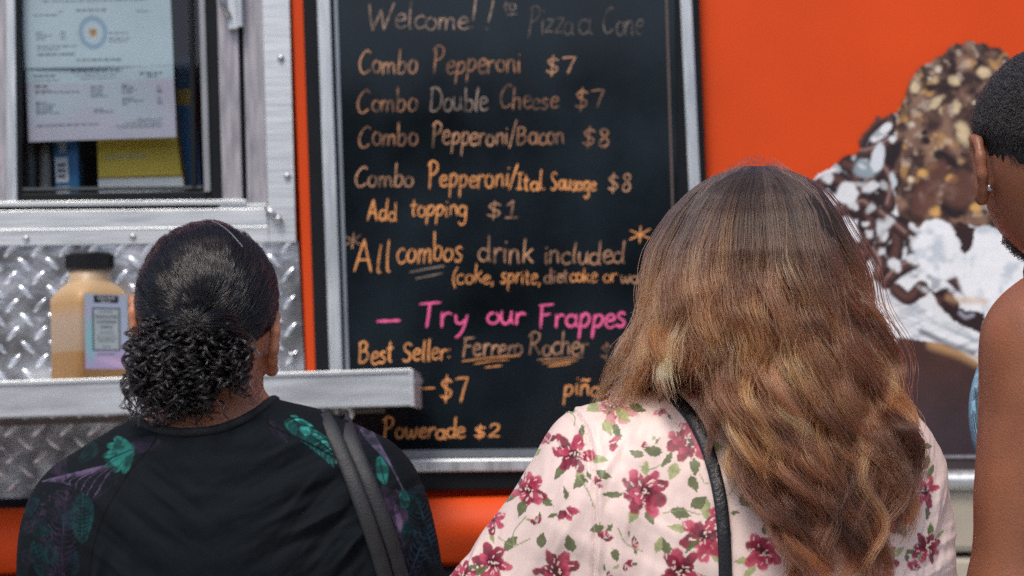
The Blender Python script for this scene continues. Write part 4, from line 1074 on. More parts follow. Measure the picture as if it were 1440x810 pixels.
def monstera(c, R, ang, cA, cB, n=6):
    c = np.array(c, float)
    for k in range(n):
        a = ang+(k-(n-1)/2)*.36; d = np.array([math.cos(a), math.sin(a)]); l = R*(1-.10*abs(k-(n-1)/2))
        Pn.blob(c+d*l*.55, l*.52, R*.15, a, lambda q, u, v: cA*(.55+.75*fbm(q*.12, 3)[:,None])*(1-.35*(np.abs(v)[:,None] < .18)), soft=.12)
    Pn.blob(c+np.array([math.cos(ang), math.sin(ang)])*R*.25, R*.3, R*.25, ang, cA*.9, soft=.4); Pn.stroke([c, c+np.array([math.cos(ang), math.sin(ang)])*R*.95], 1.2, cB)
q0_ = q; ia = Pn.poly(lseam+[(-60,860),(-60,560)], BL*.9); ib = Pn.poly(rseam+[(760,860),(760,540)], BL*.9)
# left sleeve
for k in range(9): Pn.stroke([(172,648),(150-14*k*.9,668+k*1.2),(132-9*k*1.3+k*k*.8,702-4*k)], 1.0, lin(104,88,120), a=.75, taper=True)
frond((168,668),(40,730),16,24,pur2,1.6,.4,.7); frond((88,800),(92,690),13,26,pur,1.3,.25,.75); frond((60,830),(100,740),12,28,pur2,1.8,.3,.8)
Pn.blob((205,625), 26, 10, -.2, pur2, wob=.35); Pn.blob((92,716), 22, 16, .5, pur2, wob=.5, a=.7)
monstera((184,632), 44, 2.75, teal*.95, teal2); frond((118,764),(116,694),13,20,teal2*1.0,1.8,.45,.9); frond((62,820),(44,762),9,17,teal2*.75,2.0,.5,.8); frond((98,840),(70,800),8,16,pur,1.4,.4,.7)
for k in range(60): Pn.blob((rng.uniform(52,86), rng.uniform(690,765)), 1.3, 1.3, 0, pur, a=.7)
# right sleeve
for k in range(22):
    a = 405+k*3.2; y = 584+k*2.6; Pn.stroke([(a,y),(a+9+3*math.sin(k),y+3),(a+15+6*(k%3),y+11)], 2.1, [teal, teal2, lin(70,184,170), teal*.8][k%4], a=.9, taper=True)
    Pn.stroke([(a+2,y+4),(a-6,y+9),(a-3,y+19)], 1.8, [teal2, teal*.8][k%2], a=.85, taper=True)
Pn.blob((424,608), 20, 11, .55, teal2, wob=.35, a=.75); Pn.blob((428,606), 9, 5, .7, lin(66,176,168), wob=.3)
frond((378,592),(404,622),8,9,pur2,1.1,.3,.8); frond((520,622),(470,600),9,16,pur2,1.6,.4,.8); frond((470,650),(500,640),7,8,lin(96,128,130),1.0,.3,.7)
for k in range(7): Pn.stroke([(492+k*3,592+k*4),(520+k*4,610+k*7),(546+k*4,650+k*8)], .9, lin(104,96,122), a=.6)
Pn.blob((536,662), 8, 19, -.2, teal*.95, wob=.25); Pn.stroke([(532,646),(540,680)], 1.0, teal2)
Pn.poly([(536,684),(556,690),(566,704),(574,736),(568,772),(560,752),(548,726),(538,704)], pur, jag=4); Pn.poly([(552,704),(562,718),(566,756),(556,738)], lin(112,92,122), jag=3, a=.8)
Pn.blob((567,702), 7, 14, -.25, teal, wob=.3); Pn.blob((570,748), 6, 17, .1, teal2, wob=.2)
frond((612,800),(586,706),13,24,blue,1.2,.5,.8); frond((574,812),(602,740),9,18,lin(50,74,98),1.2,.5,.8); frond((596,838),(566,780),8,20,pur2,1.5,.5,.8)
for k in range(15):
    for (x0_, x1_, y0_, y1_) in ((44,150,650,830),(490,600,600,820)):
        x, y = rng.uniform(x0_,x1_), rng.uniform(y0_,y1_)
        if x0_ < 100 and x > np.interp(y, [620,668,735,790], [205,168,134,120]): continue
        if x0_ > 100 and x < np.interp(y, [600,662,697,755], [430,500,520,540]): continue
        a_ = rng.uniform(0,6.28); frond((x,y),(x+34*math.cos(a_),y+34*math.sin(a_)),9,rng.uniform(9,17),[pur2, teal2*.8, blue*.6, pur*.7][k%4],1.3,.4,.6)
mk = .15+.55*sstep(.42,.64,fbm(q*.10, 4)); mk = mk[:,None]; Pn.C = Pn.C*(1-mk)+BL*.9*mk
for ln in (lseam, rseam): Pn.stroke(ln, 1.1, BL*.35)
shirt_o = link_mesh('shirt', V, Q, mat('printed_jersey', (1,1,1), .85, vary=.10, scale=50, bump=.18, bscale=700, attr=True, sheen=.0, spec=.15), p1, smooth=True, cols=np.maximum(Pn.C, 0))
ring = hole_ring(lcl, hc_, np.array(hr_), grow=1.02); MB().tube(list(ring)+[ring[0]], .0055, 8, caps=False).build('collar', mat('collar_rib', tuple(BL*.8), .85, bump=.3, bscale=600), shirt_o, smooth=True)

# her hair: combed back from the hairline to the tie, curls below it
m_hair1 = hair_mat('black_hair', (.007,.006,.006), .22, radial=.25, coat=.3)
m_scalp1 = mat('black_hair_under', (.008,.007,.007), .6, vary=.3)
tie = L(278,462,-.085)
rr = np.array([.080,.098,.092])
def hair_cap(c, r, cond, lo, hi, h=.004, thin=0.): 
    def f(P):
        q = cond(P); return np.maximum(prim_d(ell(c, r), P)+thin*sstep(-.028, 0, q), q)
    return surface(f, lo, hi, h)
def lw_line(P):                                            # keep what lies above and behind the hairline
    R = (P-lw_skull)/rr; return np.maximum(-(R[:,2]+.30-.55*np.maximum(R[:,1],-.6)*-1*0-.75*np.clip(-R[:,1],-1,.6)*1.0)*.09*-1*-1, -1)
def lw_cond(P):
    R = (P-lw_skull)/rr; lim = np.where(R[:,1] < 0, -.35+.55*R[:,1], -.35+.95*R[:,1]); return (lim-R[:,2])*.07
V, Q = hair_cap(lw_skull, rr*.985, lw_cond, lw_skull-.14, lw_skull+.14)
hair1 = link_mesh('hair', V, Q, m_scalp1, p1, smooth=True)
nc, per, k = 420, 40, 34
U = rng.normal(size=(nc*4, 3)); U /= np.linalg.norm(U, axis=1)[:,None]
keep = (U[:,2] > np.where(U[:,1] < 0, -.30+.5*U[:,1], -.30+.95*U[:,1])) & (U[:,1] < .72); U = U[keep][:nc]; nc = len(U)
uT = (tie-lw_skull)/rr; uT /= np.linalg.norm(uT)
ctgt = uT[None]+rng.normal(size=(nc,3))*.11
n = nc*per; own = np.repeat(np.arange(nc), per)
off = rng.normal(size=(n,3))*.035; U2 = U[own]+off; U2 /= np.linalg.norm(U2, axis=1)[:,None]
tgt = ctgt[own]+off*.5; tgt /= np.linalg.norm(tgt, axis=1)[:,None]
t = np.linspace(0, 1, k)[None,:,None]
om = np.arccos(np.clip((U2*tgt).sum(1), -1, 1))[:,None,None]+1e-4
D = (np.sin((1-t)*om)*U2[:,None]+np.sin(t*om)*tgt[:,None])/np.sin(om)
lay = (rng.uniform(.970, 1.012, nc)[own]+rng.uniform(-.006,.006,n))[:,None,None]; P = lw_skull+D*rr*lay
side = np.cross(D, np.gradient(D, axis=1)); side /= np.linalg.norm(side, axis=2)[:,:,None]+1e-9
ph = (vnoise(U*5.0+9)*12+rng.normal(size=nc)*.9)[own][:,None]+t[:,:,0]*om[:,:,0]*rng.uniform(8,11,nc)[own][:,None]+rng.normal(size=(n,1))*.22
am = rng.uniform(.0014,.0036,nc)[own][:,None]
P = P+side*(np.sin(ph)*am)[:,:,None]+D*((np.cos(ph)*.8+.4)*am)[:,:,None]+rng.normal(size=(n,1,3))*.0004
strands('combed_strands', P, .00026, m_hair1, hair1, tip=.9)
# ponytail of curls
bun = ell(L(270,508,-.070), (.054,.030,.042)); bun2 = ell(L(238,538,-.065), (.034,.022,.030)); bun3 = ell(L(318,498,-.055), (.026,.022,.030))
V, Q = surface(lambda P: sdf([bun, bun2, bun3], P)+.006*(fbm(P*70, 3)-.2)*2, L(150,640,0)-.15, L(400,430,0)+.15, .005)
pony = link_mesh('ponytail', V, Q, m_scalp1, hair1, smooth=True)
nc, per, k = 430, 10, 60; paths = []
for c in range(nc):
    while True:
        x, y = rng.uniform(184,352), rng.uniform(432,572)
        e = ((x-264)/84)**2+((y-500)/72)**2
        if e < 1.0 and not (x > 300 and y > 540-(x-300)*.25): break
    st = L(x, y, -.050-.055*math.sqrt(max(0, 1-e))+rng.uniform(-.010,.012))
    tt = np.linspace(0, 1, k)
    ln = rng.uniform(.024,.056) if x < 235 else rng.uniform(.018,.036)
    if y > 525: ln *= .8
    sx = (x-268)/96; kink = rng.normal(size=2)*.006
    B = np.c_[st[0]+sx*.005*np.sin(tt*2.2)+kink[0]*tt+rng.normal()*.010*tt**2, st[1]-.010*np.sin(tt*2.6)+kink[1]*tt, st[2]+.006*np.sin(tt*3.1)-ln*tt**1.25]
    rad = rng.uniform(.0042,.0098); turns = rng.uniform(1.6,3.6)*rng.choice([-1,1]); p0 = rng.uniform(0,6.28)
    A = np.array([1.,0,rng.normal()*.3]); C2 = np.array([rng.normal()*.3,1.,.35+rng.normal()*.3])
    for s in range(per):
        r_ = rad*(.35+.65*np.clip(tt*3,0,1))*(1-.25*tt)*(1+rng.normal()*.06); a = p0+turns*2*math.pi*tt+rng.normal()*.09
        paths.append(B+A*(r_*np.cos(a))[:,None]+C2*(r_*np.sin(a)*.9)[:,None]+rng.normal(size=3)*.0006)
for c in range(90):                                        # hair running from the comb line into the tie
    for s in range(14):
        a_ = rng.uniform(0,6.28); p0_ = L(278+62*math.cos(c*.7), 470+38*math.sin(c*.7), -.070); tt = np.linspace(0,1,k)[:,None]
        paths.append(p0_*(1-tt)+(tie+np.array([0,-.022,0]))*tt+np.array([0,-.016,.006])*np.sin(tt*3.1)+rng.normal(size=3)*.0035+.0014*np.c_[np.sin(tt[:,0]*9+a_),np.cos(tt[:,0]*9+a_),np.sin(tt[:,0]*7)])
strands('curls', np.array(paths), .00026, m_hair1, pony, tip=.6)
# wisps at the nape, a few flyaways and one pale hair
paths = []
for c in range(46):
    x, y = rng.choice([rng.uniform(345,372), rng.uniform(182,215), rng.uniform(300,372)]), rng.uniform(500,560)
    p = L(x, y, -.045 if x > 300 else -.05); kk = 44; tt = np.linspace(0,1,kk); ln = rng.uniform(.02,.05); r_ = rng.uniform(.003,.0075); tn = rng.uniform(1,3); a = rng.uniform(0,6.28)+tn*6.28*tt
    paths.append(p+np.c_[r_*np.cos(a)*tt+tt*rng.uniform(-.012,.012), r_*np.sin(a)*tt*.6-.004*tt, -ln*tt])
strands('wisps', np.array(paths), .00022, m_hair1, hair1, tip=.6)
tt = np.linspace(0,1,44)[:,None]
g = np.array([L(297+44*a, 311+36*a**1.6, -.055-.04*a) for a in tt[:,0]])
strands('pale_hair', g[None], .0005, hair_mat('grey_hair', (.75,.75,.75), .3), hair1, tip=.9)

# shoulder strap and bag of the woman in black
def on_back(f, x, z, y0):
    lo, hi = np.full(len(x), y0-.35), np.full(len(x), y0+.02)
    ys = np.linspace(y0-.3, y0+.05, 90); P = np.stack([np.stack([x, np.full_like(x, y), z], 1) for y in ys])
    d = f(P.reshape(-1,3)).reshape(len(ys), -1); k = np.argmax(d < 0, axis=0); k = np.where((d < 0).any(0), k, len(ys)-1); return ys[k]
def strap(path, f, y0, w, th, lift=.002, n=70, front=None, taper_top=False):
    """a band lying on the back along px points on the plane y0, carried on over the shoulder"""
    c = catmull(path, 12); c = c[np.linspace(0, len(c)-1, n).astype(int)]
    P = np.array([at(x, y, y0) for x, y in c]); d = np.gradient(P, axis=0); d /= np.linalg.norm(d, axis=1)[:,None]
    sd_ = np.cross(d, [0,1.,0]); m = 7; rows = []
    for j in range(m):
        u = (j/(m-1)-.5)*w; A = P+sd_*u; A[:,1] = on_back(f, A[:,0], A[:,2], y0)
        for _ in range(6): A[1:-1,1] = (A[:-2,1]+2*A[1:-1,1]+A[2:,1])/4
        A[:,1] = np.minimum(A[:,1], A[:,1])-lift; rows.append(A)
    R = np.stack(rows)
    R[:,:,1] = R[:,:,1].mean(0)*.6+R[:,:,1]*.4-.0005
    V = [];
    for off in (0, -th):
        for j in range(m):
            for i in range(n): V.append(R[j,i]+np.array([0,off*(1-.5*abs(2*j/(m-1)-1)**3),0]))
    I = lambda o, j, i: (o*m+j)*n+i; F = []
    for j in range(m-1):
        for i in range(n-1):
            F.append((I(1,j,i), I(1,j,i+1), I(1,j+1,i+1), I(1,j+1,i))); F.append((I(0,j,i), I(0,j+1,i), I(0,j+1,i+1), I(0,j,i+1)))
    for i in range(n-1):
        F.append((I(0,0,i), I(0,0,i+1), I(1,0,i+1), I(1,0,i))); F.append((I(0,m-1,i), I(1,m-1,i), I(1,m-1,i+1), I(0,m-1,i+1)))
    return V, F
m_strap = mat('charcoal_strap', (.019,.020,.023), .55, vary=.15, scale=40, bump=.25, bscale=500)
bag1 = empty('shoulder_bag', L(620,1110,-.02), 'charcoal shoulder bag whose doubled strap runs over the black shirt', 'bag')
for dx, nm in ((2, 'strap'), (23, 'strap')):
    V, F = strap([(452+dx*.95,584-dx*.02),(468+dx,602+dx*.12),(494+dx,655+dx*.15),(520+dx,722),(541+dx,790),(556+dx*.9,860),(580,1000)], lcl, Y0, .0175, .005, lift=.0035 if dx < 5 else .0025)
    MB().add(V, F).build(nm, m_strap, bag1, smooth=True)
    fr_ = [L(452+dx*.95,584,-.02), L(455+dx,582,.02), L(462+dx,600,.075), L(480+dx,700,.115), L(520+dx,900,.13), L(580,1010,.02)]
    MB().tube(catmull(fr_, 8), .006, 8).build('strap_front', m_strap, bag1, smooth=True)
bc = L(625,1110,-.0)
V, Q = surface(lambda P: np.maximum(prim_d(ell(bc, (.07,.15,.16)), P), np.abs(P[:,0]-bc[0])-.045), bc-.2, bc+.2, .01)
link_mesh('bag_body', V, Q, m_strap, bag1, smooth=True)

# ================================================================== woman in the flowered blouse
Y1 = -1.80
def W(x, y, d=0.): return J(x, y, Y1+d)
hip1 = .86
rw_skull = W(1070, 372, 0)
RWB = [ell(rw_skull, (.076,.094,.090)), ell(W(1068,452,.05), (.058,.062,.082), .04), cap(W(1065,470,.01), W(1045,610,-.005), .052, .060, .03),
       cap(W(1045,612,-.01), W(895,646,-.005), .045, .042, .045), cap(W(1045,612,-.01), W(1186,642,-.005), .045, .043, .045),
       cap(W(895,646,0), W(850,672,0), .042, .052, .04), cap(W(1186,642,0), W(1228,664,0), .043, .053, .04),
       ell(W(1042,745,-.022), (.178,.088,.135), .05), ell(W(1045,880,.02), (.180,.120,.20), .06), ell(W(1050,1050,.04), (.180,.130,.17), .06),
       ell((W(1050,1000)[0], Y1+.03, hip1+.05), (.200,.145,.15), .06)]
sl, el_, wl_ = W(850,674,0), W(690,905,.06), W(800,1010,.27)
sr, er_, wr_ = W(1228,666,0), W(1262,925,.02), W(1200,1060,.22)
rw_body = RWB+[cap(sl, el_, .056, .046, .03), cap(el_, wl_, .044, .028, .02), cap(sr, er_, .054, .046, .03), cap(er_, wr_, .044, .028, .02)]
rw_body += hand(wl_, wl_-el_, (0,0,1), 1)+hand(wr_, wr_-er_, (0,0,1), -1)
rw_body += ear(W(965,405,.02), (-.93,-.3,0), (-.2,.95,0))+ear(W(1174,405,.02), (.93,-.3,0), (.2,.95,0))+face(rw_skull+np.array([0,0,-.02]), 0)+legs(W(1050,1000)[0], Y1+.04, hip1, .1)
m_skin2 = mat('fair_skin', lin(226,176,152), .5, vary=.06, scale=25, sss=.25)
p2 = empty('person', (W(1050,800)[0], Y1, 0), 'woman with long wavy caramel hair and a pale flowered blouse, nearest the menu board edge', 'person', 'customers reading the menu')
V, Q = surface(lambda P: sdf(rw_body, P), (W(640,800)[0]-.1, Y1-.24, -.02), (W(1330,800)[0]+.06, Y1+.5, rw_skull[2]+.13), .006)
link_mesh('body', V, Q, m_skin2, p2, smooth=True)
eyes(p2, rw_skull+np.array([0,0,-.02]), np.array([0,1.,0]), 1.0, m_iris)
lower(p2, [RWB[-1]]+legs(W(1050,1000)[0], Y1+.04, hip1, .1), hip1+.12, m_denim, m_shoe, 'trousers')
WCL = [b for b in RWB[3:10]]+[cap(sl, sl+(el_-sl)*.95, .058, .070, .03), cap(sr, sr+(er_-sr)*.9, .056, .062, .035),
       cap(W(850,740,-.01), W(900,900,.02), .06, .08, .05), cap(W(1235,740,-.01), W(1200,900,.02), .045, .07, .05), ell(W(838,640,.0), (.040,.045,.036), .02)]
wcl = lambda P: sdf(WCL, P)-.010
wh, whr = W(1052,533,.015), (.070,.080,.045)
def wsh(P):
    hole = prim_d(ell(wh, whr), P); up = prim_d(cap(wh+np.array([0,0,.02]), wh+np.array([0,0,.2]), .066, .09), P)
    return np.maximum(np.maximum(wcl(P), -np.minimum(hole, up)), (hip1-.02)-P[:,2])
V, Q, sel = cloth_mesh(wsh, (W(620,800)[0]-.1, Y1-.22, hip1-.04), (W(1330,800)[0]+.09, Y1+.34, W(0,520)[2]+.03), .0030)
sel &= V[Q].mean(1)[:,2] > W(0,850)[2]
N = vnormals(V, Q)
V = folds(V, N, [(W(800,640,-.08), (-.5,0,-1), .020, .06, 1.0), (W(720,730,-.05), (-.6,0,-1), .026, .09, 1.0), (W(850,760,-.1), (.15,0,1), .022, .10, .8), (W(930,800,-.1), (-.9,0,.5), .04, .11, .9),
                 (W(900,650,-.1), (.8,0,.7), .045, .09, .5), (W(1290,740,-.05), (.3,0,1), .016, .08, 1.2), (W(1290,790,-.05), (1,0,.4), .016, .06, 1.1), (W(640,800,.02), (-.5,0,-1), .014, .06, 1.4)], .0095)
q = paint_plane(V, Y1-.08)
# sewn armhole seam: a shallow groove
sm = [(800,566),(824,600),(834,650),(836,720),(834,780),(832,860)]
Pn = Paint(q, (0,0,0)); ix, dd, _ = Pn.dist(catmull(sm, 6), 14); V[ix] -= N[ix]*(.0022*np.exp(-(dd/3)**2)-.0016*np.exp(-((dd-7)/4)**2))[:,None]
V, Q = refine(V, Q, sel); q = paint_plane(V, Y1-.08)
CREAM = np.array([.83,.65,.59])
Pn = Paint(q, CREAM); Pn.C *= (.97+.06*fbm(q*.01, 3))[:,None]
crim, pink, rose, grn, olv = lin(98,12,36), lin(206,84,110), lin(156,34,64), lin(84,98,52), lin(158,166,112)
def leaf(x, y, l, w, a, c):
    d = np.array([math.cos(a), math.sin(a)]); nn = np.array([-d[1], d[0]]); c0 = np.array([x, y], float); wb = random.uniform(-.25,.25)
    pts = [c0+d*l*t+nn*(w*math.sin(math.pi*t**.8)+wb*l*t*(1-t)) for t in np.linspace(0,1,9)]+[c0+d*l*t-nn*(w*math.sin(math.pi*t**.8)-wb*l*t*(1-t)) for t in np.linspace(1,0,9)]
    Pn.poly(pts, lambda q: c*(.65+.75*fbm(q*.16, 3)[:,None]), a=.92, jag=1.2, jscale=.3)
    Pn.stroke([c0, c0+d*l*.9], .8, c*.55+olv*.25, a=.6)
def flower(x, y, R, a0=0, full=True, seed=0, sat=1.0, leaves=4):
    r = random.Random(seed+int(x))
    for k in range(leaves):
        a = a0+r.uniform(0,6.28); rr_ = R*r.uniform(.55,.85); leaf(x+rr_*math.cos(a), y+rr_*math.sin(a), R*r.uniform(.6,1.0), R*r.uniform(.12,.22), a+r.uniform(-.5,.5), grn if r.random() < .6 else olv)
    n = r.randint(6,8) if full else 3
    for ring, (rad, sz) in enumerate(((.62,.46),(.34,.36)) if full else ((.40,.46),)):
        for k in range(n):
            a = a0+(k/n)*6.28*(1 if full else .45)+r.uniform(-.25,.25)+ring*.4; rr_ = R*rad*r.uniform(.8,1.1); tone = r.random()
            cA, cB = (crim, rose) if tone < .5 else (rose, pink)
            Pn.blob((x+rr_*math.cos(a), y+rr_*math.sin(a)), R*sz*r.uniform(.7,1.0), R*sz*r.uniform(.42,.62), a,
                    lambda q, u, v: (lambda m: cA*(1-m)+(cB*(1-.55*sat*0)+0)*m)(sstep(.3,.72,fbm(q*.13+seed*3, 4)*.6+.45*np.clip(u,-.6,1)*.5+.12)[:,None]), wob=.34, seed=r.randint(0,99), soft=.1, a=.95*sat)
    if full:
        for k in range(16):
            a = r.uniform(0,6.28); rr_ = R*r.uniform(.15,.8); Pn.stroke([(x+rr_*math.cos(a), y+rr_*math.sin(a)), (x+(rr_+R*.2)*math.cos(a+.2), y+(rr_+R*.2)*math.sin(a+.2))], r.uniform(.7,1.6), CREAM*1.05, a=.75, taper=True)
        Pn.blob((x,y), R*.22, R*.18, a0, crim*.5, wob=.4, seed=seed)
        for k in range(7): Pn.blob((x+r.uniform(-.2,.2)*R, y+r.uniform(-.2,.2)*R), 1.3, 1.3, 0, lin(236,206,190), soft=.4)
    else:
        for k in range(3):
            a = a0+r.uniform(0,3); Pn.stroke([(x,y), (x+R*.6*math.cos(a), y+R*.6*math.sin(a))], 1.0, CREAM, a=.7, taper=True)
FL = [(808,638,31,0,1,1),(905,690,36,.4,1,2),(968,622,32,1,1,3),(744,690,27,.2,1,4),(690,735,23,.5,1,5),(866,570,30,.2,1,6,.62),(986,750,36,.8,1,7),(690,797,31,.1,1,8),(785,806,34,.6,1,9),(952,800,32,.2,1,10),
      (1248,722,34,.5,1,11),(1302,690,26,0,1,12),(1234,790,32,.9,1,13),(1305,770,24,.3,1,14),(1050,650,30,.2,1,15),(1130,800,34,.2,1,17),(1066,772,30,.7,1,18),(1285,622,24,.7,1,19),(730,860,30,.3,1,20),
      (772,622,20,3.6,0,21),(858,624,17,5.6,0,22),(838,680,14,4.7,0,23),(795,716,22,.2,0,24),(848,756,17,4.2,0,25),(1008,715,19,1.4,0,26),(1150,700,26,.4,1,27),(976,548,20,.1,0,28,.8),(650,820,24,.3,1,29),(888,762,12,5,0,30),(1020,800,15,2,0,31),(1284,800,18,4,0,32),(930,575,15,.6,0,33,.8),(1010,548,15,.1,0,34,.8)]
for f_ in FL: flower(f_[0], f_[1], f_[2], f_[3], bool(f_[4]), f_[5], f_[6] if len(f_) > 6 else 1.0, 4 if f_[4] else 2)
occ = [(f_[0], f_[1], f_[2]) for f_ in FL]
for k in range(400):
    x, y = rng.uniform(630,1330), rng.uniform(570,850)
    if min(math.hypot(x-o[0], y-o[1])-o[2]*1.25 for o in occ) < 13: continue
    occ.append((x, y, 13)); a0 = rng.uniform(0,6.28)
    if rng.random() < .5: flower(x, y, rng.uniform(11,16), a0, False, k+40, 1.0, 2)
    else:
        leaf(x, y, rng.uniform(16,24), rng.uniform(4,7), a0, grn if rng.random() < .6 else olv); leaf(x+4, y+3, rng.uniform(12,18), rng.uniform(4,6), a0+.9, olv)
        Pn.stroke([(x,y),(x-10*math.cos(a0),y-10*math.sin(a0)),(x-20*math.cos(a0+.5),y-20*math.sin(a0+.5))], .9, olv*.8, a=.8)
for x, y, l, w, a, c in ((930,636,26,8,3.3,grn),(948,650,26,8,1.9,olv),(968,668,24,7,1.2,grn),(905,640,22,6,3.4,grn),(820,668,24,7,2.2,grn),(838,662,24,6,.4,grn),(940,716,30,8,.3,grn),(968,712,26,9,-.6,grn),(870,574,26,8,.9,olv),(852,590,24,7,1.2,olv),
                         (760,772,24,7,4.9,grn),(806,776,26,8,4.4,grn),(735,706,24,7,1.8,grn),(846,566,22,8,2.6,olv),(920,775,24,6,5.0,olv),(1040,690,24,9,1.3,grn),(1260,735,24,7,1.1,grn),(1238,770,22,7,.5,olv),(1310,640,20,5,1.7,grn),(848,740,20,6,2.9,grn),(860,770,20,6,1.2,grn)): leaf(x,y,l,w,a,c)
for ln in ([(812,668),(826,690),(834,712)],[(898,655),(912,660),(930,652)],[(740,728),(722,752),(724,772)],[(868,742),(878,762),(902,774)],[(1010,700),(1024,690),(1030,676)],[(700,760),(722,770),(745,760)],[(930,720),(955,716),(980,722)]):
    Pn.stroke(ln, .9, olv*.8, a=.85)
Pn.stroke(sm, .7, CREAM*.55, a=.6)
m_blouse = mat('satin_print', (1,1,1), .42, vary=.03, scale=30, bump=.05, bscale=900, attr=True, spec=.4, sheen=.15)
link_mesh('blouse', V, Q, m_blouse, p2, smooth=True, cols=np.clip(Pn.C, 0, 1))

# thin black leather strap and its bag
bag2 = empty('shoulder_bag', W(1010,1110,-.17), 'small black leather bag on a thin stitched strap across the flowered blouse', 'bag')
m_lea = mat('black_leather', (.012,.013,.016), .4, vary=.2, scale=60, bump=.3, bscale=350)
V, F = strap([(924,551),(946,566),(968,596),(985,640),(996,690),(1001,740),(1003,800),(1004,860),(1006,1040)], wcl, Y1, .0130, .0035, lift=.0025)
MB().add(V, F).build('strap', m_lea, bag2, smooth=True)
MB().tube(catmull([W(924,551,-.02), W(915,547,.03), W(925,580,.10), W(960,700,.14), W(1000,900,.17)], 8), .005, 8).build('strap_front', m_lea, bag2, smooth=True)
bc = W(1010,1110,-.2); V, Q = surface(lambda P: np.maximum(prim_d(ell(bc, (.13,.07,.11)), P), np.abs(P[:,1]-bc[1])-.035), bc-.18, bc+.18, .01); link_mesh('bag_body', V, Q, m_lea, bag2, smooth=True)

# her hair
m_hair2 = hair_mat('ombre_hair', (.3,.2,.1), .36, attr=True, radial=.5)
V, Q = hair_cap(rw_skull+np.array([0,-.004,.003]), np.array([.080,.100,.094]), lambda P: np.maximum((rw_skull[2]-.08)-P[:,2], (P[:,1]-rw_skull[1])-.055+.0*P[:,0]), rw_skull-.15, rw_skull+.15)
hair2 = link_mesh('hair', V, Q, mat('brown_hair_under', (.022,.015,.011), .7, vary=.3), p2, smooth=True)
TY = np.array([228,236,245,255,270,300,350,400,450,500,545,600,650,700,750,800])
TL = np.array([1068,1042,1022,1004,988,966,940,921,906,884,858,832,830,830,830,830])
TR = np.array([1072,1092,1110,1127,1144,1164,1183,1202,1222,1243,1260,1273,1281,1280,1278,1272])
T2 = np.array([1068,1040,1018,998,980,955,940,940,966,1000,1018,1028,1040,1066,1090,1114])   # left edge of the mass that hangs down the back
